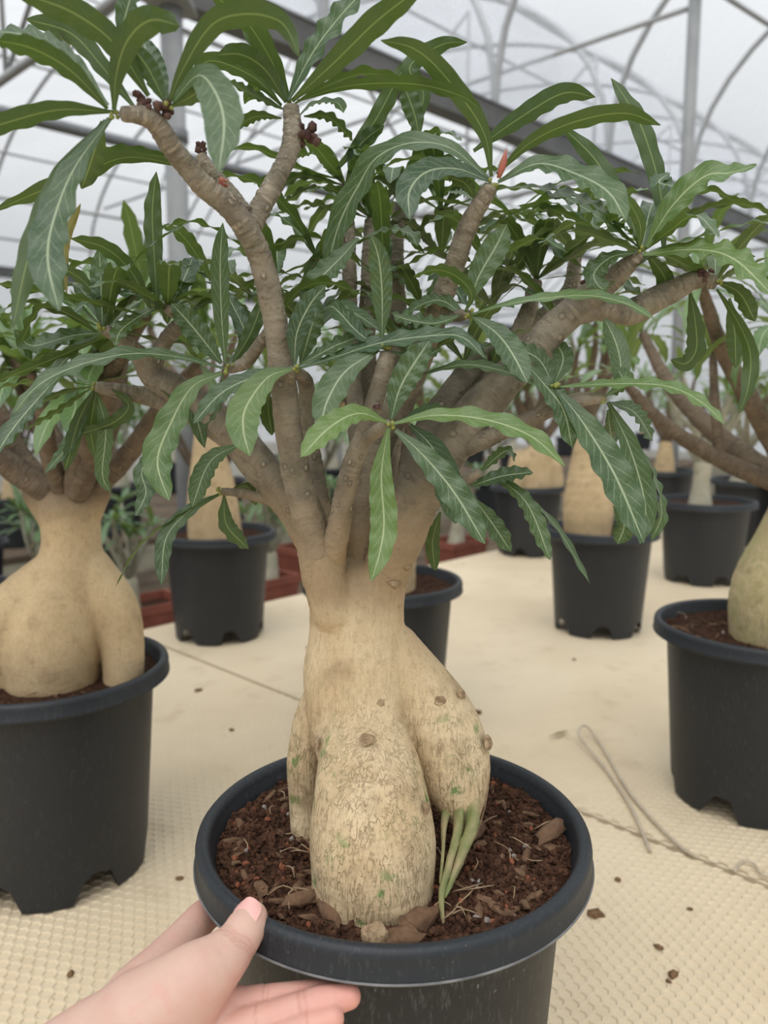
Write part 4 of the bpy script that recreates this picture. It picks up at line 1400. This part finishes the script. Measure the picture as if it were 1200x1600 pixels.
def grow(root, neck, rng, nb, length, r0, bark, fan=0.75, tilt=(0, 0), fork=0.5):
    """branches from the neck; returns tips as (point, direction)"""
    tips = []
    for k in range(nb):
        az = 6.283 * k / nb + rng.uniform(-.35, .35)
        lean = fan * rng.uniform(0.5, 1.15)
        d = Vector((math.cos(az) * math.sin(lean) + tilt[0], math.sin(az) * math.sin(lean) + tilt[1], math.cos(lean))).normalized()
        l = length * rng.uniform(0.75, 1.2)
        b0 = neck - d * r0 * 0.6
        p1 = neck + d * l * 0.4
        d2 = (d + Vector((rng.uniform(-.25, .25), rng.uniform(-.25, .25), 0.25))).normalized()
        p2 = p1 + d2 * l * 0.35
        d3 = (d2 + Vector((rng.uniform(-.35, .35), rng.uniform(-.35, .35), 0.2))).normalized()
        p3 = p2 + d3 * l * 0.3
        r = r0 * rng.uniform(0.8, 1.1)
        v, f, uv = tube([tuple(b0) + (r,), tuple(p1) + (r * .85,), tuple(p2) + (r * .65,), tuple(p3) + (r * .42,)], 10, 0.05, 0.005, 0.05, rng.randint(0, 999), 0.006, True, 0.4)
        link('branch', mesh('branch', v, f, uv), bark, root)
        tips.append((p3, d3))
        if rng.random() < fork:
            d4 = (d2 + Vector((rng.uniform(-.9, .9), rng.uniform(-.9, .9), 0.1))).normalized()
            p4 = p1 + d4 * l * 0.25
            p5 = p4 + (d4 + UPV * 0.5).normalized() * l * 0.25
            v, f, uv = tube([tuple(p1 - d4 * r * .4) + (r * .6,), tuple(p4) + (r * .5,), tuple(p5) + (r * .36,)], 8, 0.05, 0.005, 0.05, rng.randint(0, 999), 0.006)
            link('branch', mesh('branch', v, f, uv), bark, root)
            tips.append((p5, (d4 + UPV).normalized()))
    return tips


def leaf_matrix(tip, axis, az, el, sc, rng):
    q = axis.to_track_quat('Z', 'Y')
    d = q @ Vector((math.cos(az) * math.cos(el), math.sin(az) * math.cos(el), math.sin(el)))
    up = (UPV - d * UPV.dot(d))
    if up.length < 0.2: up = q @ Vector((-math.cos(az), -math.sin(az), 0)); up = up - d * up.dot(d)
    up.normalize()
    y = up.cross(d).normalized()
    m_ = Matrix((d, y, up)).transposed().to_4x4()
    return Matrix.Translation(tip) @ m_ @ Matrix.Diagonal((sc, sc * rng.uniform(.85, 1.2), sc, 1))


def whorls(root, tips, rng, per, size=1.0, joined=False):
    VV, FF, UU, off = [], [], [], 0
    for tip, ax in tips:
        m = max(4, int(per * rng.uniform(0.8, 1.25)))
        for k in range(m):
            mat = leaf_matrix(tip, ax, 2.4 * k + rng.uniform(-.2, .2), rng.uniform(-0.25, 0.95), size * rng.uniform(0.75, 1.2), rng)
            if joined:
                v, f, uv = VAR_LO[rng.randint(0, 5)]
                a = np.array(v)
                a = a @ np.array(mat.to_3x3()).T + np.array(mat.translation)
                VV.append(a); FF.append(np.array(f) + off); UU.append(np.array(uv)); off += len(a)
            else:
                o = link('leaf', VARM[rng.randint(0, 5)], None, root)
                o.matrix_local = mat
    if joined:
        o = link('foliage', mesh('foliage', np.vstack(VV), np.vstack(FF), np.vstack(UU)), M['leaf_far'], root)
        tag(o, kind='stuff')


def bg_plant(px, Y, label, prims, neck, nb, blen, r0, seed, R=0.115, H=0.21, z0=0.0, per=10, caud='caudex_far', bark='bark_far', fan=0.75, tilt=(0, 0), size=1.0, joined=False, rot=0.0, chips=0, fork=0.5, x=None, k=(0.012, 0.006), pot=True, group='potted desert roses', h=0.003):
    rng = random.Random(seed)
    if x is None:
        x = P(px, 900, Y).x / P(px, 900, Y).y * Y
    root = empty('potted_desert_rose', (x, Y, z0), label, 'potted plant', group)
    if pot:
        pot_parts(root, R, H, rot, False)
    s = soil_part(root, R * 0.90, H - 0.014, seed, 12, 40, 0.003)
    if chips:
        scatter_soil(s, root, R * 0.87, H - 0.014, seed, chips, chips, chips * 14, chips // 4)
    zs = H - 0.014
    groups = [(0.0003, k[1], fine_chain([(a[0], a[1], zs + a[2], a[3]) for a in ch])) for ch in prims]
    V, Fc = implicit(groups, h)
    link('caudex', mesh('caudex', V, Fc), M[caud], root)
    nk = Vector((neck[0], neck[1], zs + neck[2]))
    tips = grow(root, nk, rng, nb, blen, r0, M[bark], fan, tilt, fork)
    whorls(root, tips, rng, per, size, joined)
    return root


# left neighbour: broad caudex split into legs
bg_plant(66, .757, 'desert rose with a broad caudex split into legs, standing beside the gripping hand', [
    [(0.030, 0, 0.165, .028), (0.030, 0, 0.130, .0275), (0.026, 0, 0.095, .036), (0.014, -0.01, 0.05, .046), (0.010, -0.014, 0.01, .044), (0.010, -0.014, -0.01, .040)],
    [(0.044, 0, 0.105, .024), (0.069, -0.004, 0.07, .023), (0.077, -0.008, 0.03, .0205), (0.077, -0.012, -0.01, .018)],
    [(0.016, 0, 0.10, .028), (-0.022, -0.008, 0.06, .034), (-0.044, -0.018, 0.015, .027), (-0.048, -0.026, -0.01, .024)],
    [(0.03, 0, 0.15, .024), (0.002, 0, 0.18, .015)], [(0.03, 0, 0.15, .024), (0.056, 0, 0.182, .014)]],
    (0.03, 0, 0.166), 10, .18, .0122, 21, fan=0.95, per=11, chips=20, h=0.0022, rot=0.25, k=(0.0003, 0.0016), caud='caudex_left')
# right neighbour: one smooth bottle
bg_plant(1190, .90, 'desert rose with a smooth greenish bottle caudex, standing by the loop of twine', [
    [(0.034, -0.01, 0.155, .028), (0.032, -0.012, 0.10, .047), (0.026, -0.014, 0.05, .062), (0.024, -0.016, 0.01, .060), (0.024, -0.016, -0.01, .056)]],
    (0.032, -0.01, 0.165), 7, .24, .013, 22, caud='caudex_green', per=11, chips=26, fan=1.0, tilt=(-0.12, 0), rot=0.75)
# pot straight behind the big trunk
bg_plant(598, 1.13, 'desert rose in the pot standing directly behind the big trunk', [
    [(0.01, 0, 0.13, .022), (0.008, 0, 0.06, .038), (0.0, 0, 0.0, .048)]], (0.01, 0, 0.14), 6, .2, .012, 23, per=9, rot=0.5)
# back left pot with a pale straight trunk
bg_plant(341, 1.56, 'desert rose with a thick pale straight trunk in the pot before the terracotta planter', [
    [(-0.012, 0, 0.20, .026), (-0.014, 0, 0.13, .034), (-0.016, 0, 0.07, .040), (-0.014, 0, 0.0, .043)], [(-0.004, 0, 0.17, .022), (0.008, 0, 0.10, .03), (0.016, 0, 0.0, .034)]], (-0.01, 0, 0.205), 7, .19, .014, 24, per=9, rot=0.62)
# far left sliver
bg_plant(-112, 1.05, 'desert rose in the black pot set back behind the split caudex', [
    [(0, 0, 0.13, .026), (0, 0, 0.05, .042), (0, 0, -0.01, .045)]], (0, 0, 0.14), 7, .2, .013, 25, per=9)
# back right: upright smooth bottle
bg_plant(936, 1.60, 'desert rose with a smooth upright bottle-shaped caudex in a black pot', [
    [(-0.040, -0.01, 0.20, .018), (-0.036, -0.01, 0.13, .034), (-0.030, -0.01, 0.06, .049), (-0.030, -0.01, 0.0, .046)]], (-0.041, -0.01, 0.215), 6, .2, .011, 26, per=9, rot=0.15)
bg_plant(822, 2.42, 'desert rose with a wide folded brown caudex in the pot behind the bottle caudex', [
    [(0.03, 0, 0.10, .045), (0.03, 0, 0.0, .055)], [(-0.02, 0, 0.08, .04), (-0.035, 0, 0.0, .04)], [(0.07, 0, 0.07, .03), (0.08, 0, 0, .03)]], (0.02, 0, 0.13), 8, .22, .017, 27, per=9, k=(0.01, 0.008), rot=0.4)
bg_plant(1096, 2.05, 'desert rose with a slim pale trunk flaring into pale forked branches', [
    [(-0.012, 0, 0.10, .022), (-0.014, 0, 0.05, .021), (-0.014, 0, 0.0, .030)]], (-0.012, 0, 0.10), 5, .22, .013, 28, R=.125, caud='caudex_pale', bark='bark_pale', per=7, fan=0.6, rot=0.9)
bg_plant(1030, 2.95, 'desert rose in the black pot behind the slim pale trunk', [
    [(0, 0, 0.10, .024), (0, 0, 0.0, .04)]], (0, 0, 0.11), 6, .22, .012, 29, per=8)
bg_plant(1165, 2.6, 'desert rose with a pale flared foot in the wide pot beyond the slim trunk', [
    [(-0.02, 0, 0.10, .02), (-0.02, 0, 0.03, .035), (-0.02, 0, 0.0, .055)]], (-0.02, 0, 0.11), 6, .22, .012, 30, R=.13, caud='caudex_pale', bark='bark_pale', per=8)
bg_plant(1262, 2.35, 'desert rose in the pot at the outer side of the pale-trunked plants', [
    [(0, 0, 0.10, .024), (0, 0, 0.0, .04)]], (0, 0, 0.11), 6, .22, .012, 31, per=8)

# terracotta planters on the low shelf, each with a small desert rose
def planter(px, n_, ln, label, seed, hh=0.105, wd=0.14):
    # sight line over the ground meets the row at distance n_
    d = ray(px, 900); d = Vector((d.x, d.y, 0)); c = d * (n_ / d.dot(N))
    root = empty('terracotta_planter', (c.x, c.y, LOWZ), label, 'planter', 'terracotta planters')
    root.rotation_euler = (0, 0, math.pi / 2 - GA)

    def shell(scale_b):
        V, Fc = [], []
        lv = [(0.90, 0), (0.97, hh - 0.022), (1.0, hh - 0.022), (1.0, hh), (0.93, hh), (0.86, 0.02)]
        for s_, z in lv:
            for sx, sy in ((-1, -1), (1, -1), (1, 1), (-1, 1)):
                V.append((sx * (ln / 2 - (1 - s_) * wd), sy * wd / 2 * s_, z))
        for i in range(len(lv) - 1):
            for k in range(4):
                a, b_ = i * 4 + k, i * 4 + (k + 1) % 4
                Fc.append((a, b_, b_ + 4, a + 4))
        Fc.append((0, 3, 2, 1)); Fc.append((20, 21, 22, 23))
        return V, Fc
    v, f = shell(1)
    link('planter_body', mesh('planter_body', v, f), M['terracotta'], root, False)
    v, f = box_geo(-ln / 2 + 0.016, ln / 2 - 0.016, -wd / 2 + 0.012, wd / 2 - 0.012, 0.025, hh - 0.02)
    link('soil', mesh('soil', v, f), M['soil'], root, False)
    rng = random.Random(seed)
    for q in range(max(1, int(ln / 0.2))):
        xx = -ln / 2 + ln * (q + 0.5) / max(1, int(ln / 0.2))
        V, Fc = implicit([(0.01, 0.008, [((xx, 0, hh - 0.03), (xx + .01, 0, hh + 0.05), .035, .022)]), (0.01, 0.006, [((xx + 0.035, 0.01, hh - 0.03), (xx + .01, 0, hh + 0.03), .014, .016)]), (0.01, 0.006, [((xx - 0.035, -0.02, hh - 0.03), (xx + .01, 0, hh + 0.03), .014, .016)])], 0.004)
        link('caudex', mesh('caudex', V, Fc), M['caudex_pale'], root)
        tips = grow(root, Vector((xx + .01, 0, hh + 0.055)), rng, 5, 0.17, 0.011, M['bark_pale'], 0.7)
        whorls(root, tips, rng, 9, 1.0, True)


planter(195, 1.80, 0.30, 'long terracotta planter with a pale rooty caudex behind the split-caudex plant', 41)
planter(418, 1.82, 0.13, 'small terracotta planter showing between the back pot and the big trunk', 42)
planter(480, 2.10, 0.20, 'dark red terracotta planter half hidden behind the big trunk', 43)
planter(712, 1.80, 0.20, 'red terracotta planter at the bench corner by the hanging leaf', 44)
planter(60, 2.12, 0.26, 'terracotta planter deep in shade behind the split caudex', 45)

# rows of plants on the shelves behind
rr = random.Random(99)
names = ['in the shelf row behind the terracotta planters', 'on the far shelf near the greenhouse wall']
spots = [(-60, 2.38, 0), (135, 2.40, 0), (330, 2.36, 0), (500, 2.40, 0), (640, 2.38, 0), (770, 2.40, 0),
         (20, 3.4, 1), (190, 3.5, 1), (350, 3.4, 1), (520, 3.5, 1), (660, 3.45, 1), (800, 3.5, 1), (930, 3.4, 1), (1040, 3.5, 1), (1130, 3.45, 1), (1210, 3.5, 1),
         (100, 4.5, 1), (280, 4.6, 1), (450, 4.5, 1), (600, 4.6, 1), (740, 4.5, 1), (880, 4.6, 1), (1000, 4.5, 1), (1090, 4.6, 1), (1180, 4.5, 1)]
for i, (px, n_, row) in enumerate(spots):
    d = ray(px, 800); d = Vector((d.x, d.y, 0)); c = d * (n_ / d.dot(N))
    bg_plant(px, c.y, 'small leafy ' + ('brown-barked', 'pale-barked')[i % 2] + ' desert rose ' + names[row], [[(0, 0, 0.10, .024), (0, 0, 0.0, .045)]], (0, 0, 0.11), 7, 0.24 + 0.1 * rr.random(), .012, 100 + i, z0=LOWZ, x=c.x, per=11, joined=True, size=1.15,
             caud=('caudex_far', 'caudex_pale')[i % 2], bark=('bark_far', 'bark_pale')[i % 2], group=('brown', 'pale')[i % 2] + ' shelf plants, ' + ('near', 'far')[row] + ' shelf', h=0.005)

# ------------------------------------------------------------------ twine and crumbs on the bench
pts = [tuple(PZ(x, y, 0.0025)) + (0.0019,) for x, y in ((1016, 1330), (985, 1260), (945, 1200), (905, 1160), (915, 1146), (940, 1165), (975, 1225), (1010, 1270), (1060, 1320), (1090, 1340))]
pts[3] = pts[3][:2] + (0.012, 0.0019); pts[4] = pts[4][:2] + (0.014, 0.0019)
v, f, uv = tube(pts, 8, step=0.006)
tag(link('twine', mesh('twine', v, f), M['wire']), 'pale loop of stiff twine lying across the bench seam', 'twine')
pts = [tuple(PZ(x, y, 0.0022)) + (0.0013,) for x, y in ((1148, 1362), (1160, 1345), (1178, 1350), (1190, 1366), (1215, 1372))]
v, f, uv = tube(pts, 8, step=0.006)
tag(link('twine', mesh('twine', v, f), M['wire']), 'short curl of twine at the foot of the greenish bottle plant', 'twine')
tag(link('dry_leaf', mesh('dry_leaf', *leaf_geo([tuple(PZ(858, 1151, .002)), tuple(PZ(872, 1146, .004)), tuple(PZ(888, 1142, .002))], .006, (0, 0, 1), 3, nl=8, na=2)), M['leaf_yellow']), 'tiny dry leaf on the open bench beyond the big pot', 'leaf')
crumbs = [(932, 1428, 2.6, 'flat smear of dirt beside the big pot rim'), (965, 1374, 1.3, 'dirt crumb on the bench near the seam'), (1030, 1480, 1.3, 'single brown dirt crumb, smallest of the foreground three'),
          (1052, 1522, 1.7, 'forked brown dirt clump in the bench foreground'), (1045, 1533, 1.0, 'grey dirt speck beside the forked dirt clump'), (1078, 1420, 1.0, 'faint dirt speck on the honeycomb by the twine'),
          (480, 1012, 1.5, 'dark crumb between the back pot and the trunk'), (362, 1140, 1.2, 'dark speck on the bench near the seam behind the big pot'), (310, 1078, 2.0, 'brown stain crumb near the split-caudex pot'),
          (745, 1112, 2.4, 'brown dirt smear behind the rooted caudex leg'), (897, 1030, 1.2, 'speck in front of the bottle-caudex pot'), (110, 1522, 1.2, 'brown speck on the honeycomb beside the wrist'), (280, 1372, 1.4, 'brown crumb between the thumb and the split-caudex pot')]
for k, (px, py, sc, lab) in enumerate(crumbs):
    me = lump_mesh('dirt_crumb', 0.0036 * sc, 0.0026 * sc, 0.0011 * sc, k, 1)
    o = link('dirt_crumb', me, M['dirt'])
    o.location = PZ(px, py, 0.0)
    o.rotation_euler = (0, 0, k * 1.3)
    tag(o, lab, 'dirt', 'dirt on the bench')

# ------------------------------------------------------------------ the hand
hb = P(150, 1640, .33)


def HP(px, py, Y, r):
    p = P(px, py, Y) - hb
    return (p.x, p.y, p.z), r * S(px, py, Y)


def hchain(rows):
    return fine_chain([HP(*r)[0] + (HP(*r)[1],) for r in rows])


thumb = [(235, 1585, .325, 66), (300, 1535, .328, 56), (338, 1506, .335, 44), (368, 1475, .344, 34), (384, 1450, .350, 31), (393, 1434, .354, 25)]
palm = [(60, 1720, .31, 92), (190, 1630, .322, 84), (285, 1585, .332, 70), (325, 1590, .336, 52)]
index = [(215, 1560, .350, 52), (262, 1500, .372, 36), (298, 1455, .390, 28), (318, 1432, .402, 25), (342, 1418, .415, 22)]
middle = [(320, 1600, .335, 44), (385, 1572, .338, 28), (440, 1563, .339, 25), (490, 1556, .340, 23), (520, 1553, .341, 17)]
ring = [(330, 1630, .325, 44), (400, 1600, .328, 28), (460, 1580, .330, 25), (508, 1565, .332, 24), (545, 1557, .334, 19)]
pinky = [(330, 1665, .315, 42), (420, 1630, .319, 26), (478, 1606, .322, 23), (518, 1592, .324, 20)]
arm = [tuple(Vector((-0.315, 0.115, 0.118)) - hb) + (0.038,), tuple(Vector((-0.235, 0.215, 0.142)) - hb) + (0.0325,)]
arm_palm = fine_chain(arm + [HP(*r)[0] + (HP(*r)[1],) for r in palm])      # forearm, wrist and palm in one run
V, Fc = implicit([(0.0003, 0.010, arm_palm), (0.0003, 0.012, hchain(thumb)), (0.0003, 0.008, hchain(index)), (0.0003, 0.006, hchain(middle)), (0.0003, 0.0014, hchain(ring)), (0.0003, 0.0014, hchain(pinky))], 0.00105)
hand = bpy.data.objects.new('hand', None)
COL.objects.link(hand)
hand.location = hb
tag(hand, 'bare left hand gripping the big pot rim, thumb on top and fingers beneath', 'hand')
# skin folds at the joints: shallow grooves pressed into the surface
va = np.asarray(V, dtype=float)
me0 = mesh('t', va, Fc)
nv = np.zeros(len(va) * 3); me0.vertices.foreach_get('normal', nv); nv = nv.reshape(-1, 3)
bpy.data.meshes.remove(me0)
crease = np.zeros(len(va))
for (p0, p1, off, wdt, k) in ((thumb[3], thumb[4], .0, .0007, 1.0), (thumb[3], thumb[4], .0022, .0006, .8), (thumb[3], thumb[4], -.002, .0006, .8),
                         (middle[1], middle[2], .009, .0007, 1), (middle[1], middle[2], .0115, .0006, .7), (ring[2], ring[3], .004, .0007, 1), (ring[2], ring[3], .0062, .0006, .7),
                         (ring[1], ring[2], .002, .0007, .8), (pinky[2], pinky[3], .002, .0007, 1)):
    c0, r0_ = HP(*p0); c1, _ = HP(*p1)
    ax_ = np.array(c1) - np.array(c0); ax_ /= np.linalg.norm(ax_)
    w_ = va - np.array(c0)
    t_ = w_ @ ax_
    rad_ = np.linalg.norm(w_ - t_[:, None] * ax_, axis=1)
    bend = 0.0006 * np.sin(w_[:, 0] * 700)
    crease = np.maximum(crease, k * np.exp(-((t_ - off + bend) / wdt) ** 2) * (rad_ < r0_ * 1.18))
V = va - nv * (crease * 0.00035)[:, None]
me = mesh('hand_body', V, Fc)
ca = me.attributes.new('crease', 'FLOAT', 'POINT')
ca.data.foreach_set('value', crease.astype(np.float32))
at = me.attributes.new('flush', 'FLOAT', 'POINT')
tips_ = [HP(520, 1556, .34, 1)[0], HP(545, 1557, .334, 1)[0], HP(518, 1592, .324, 1)[0], HP(318, 1432, .402, 1)[0], HP(450, 1580, .33, 1)[0], HP(400, 1590, .33, 1)[0]]
va = np.asarray(V)
fl = np.zeros(len(va))
for t, rad, k in zip(tips_, (.03, .03, .025, .02, .03, .03), (.6, .75, .7, .45, .45, .35)):
    fl = np.maximum(fl, k * np.clip(1 - np.linalg.norm(va - np.array(t), axis=1) / rad, 0, 1) ** 0.7)
at.data.foreach_set('value', fl.astype(np.float32))
link('hand_body', me, M['skin'], hand)
# thumb nail
c, _ = HP(391, 1436, .353, 1)
ax = (Vector(HP(393, 1428, .355, 1)[0]) - Vector(HP(372, 1475, .345, 1)[0])).normalized()
nn = (Vector((-0.35, -0.55, 0.75)))
nn = (nn - ax * nn.dot(ax)).normalized()
sd = ax.cross(nn)
rt_ = 27 * S(391, 1436, .353)
V, Fc = [], []
for i in range(9):
    for j in range(9):
        u, v_ = j / 8 * 2 - 1, i / 8 * 2 - 1
        wd = 0.0072 * (1 - 0.25 * max(0, -v_) ** 2 - 0.3 * max(0, v_) ** 3)
        a = u * 0.85
        p = Vector(c) + ax * (v_ * 0.0078 * (1 - 0.18 * u * u)) + sd * (math.sin(a) * wd / 0.75) + nn * (rt_ * 0.98 - 0.0015 * max(0, v_) - (1 - math.cos(a)) * 0.0085)
        V.append(p)
for i in range(8):
    for j in range(8):
        a = i * 9 + j
        Fc.append((a, a + 1, a + 10, a + 9))
link('thumbnail', mesh('thumbnail', V, Fc), M['fingernail'], hand)
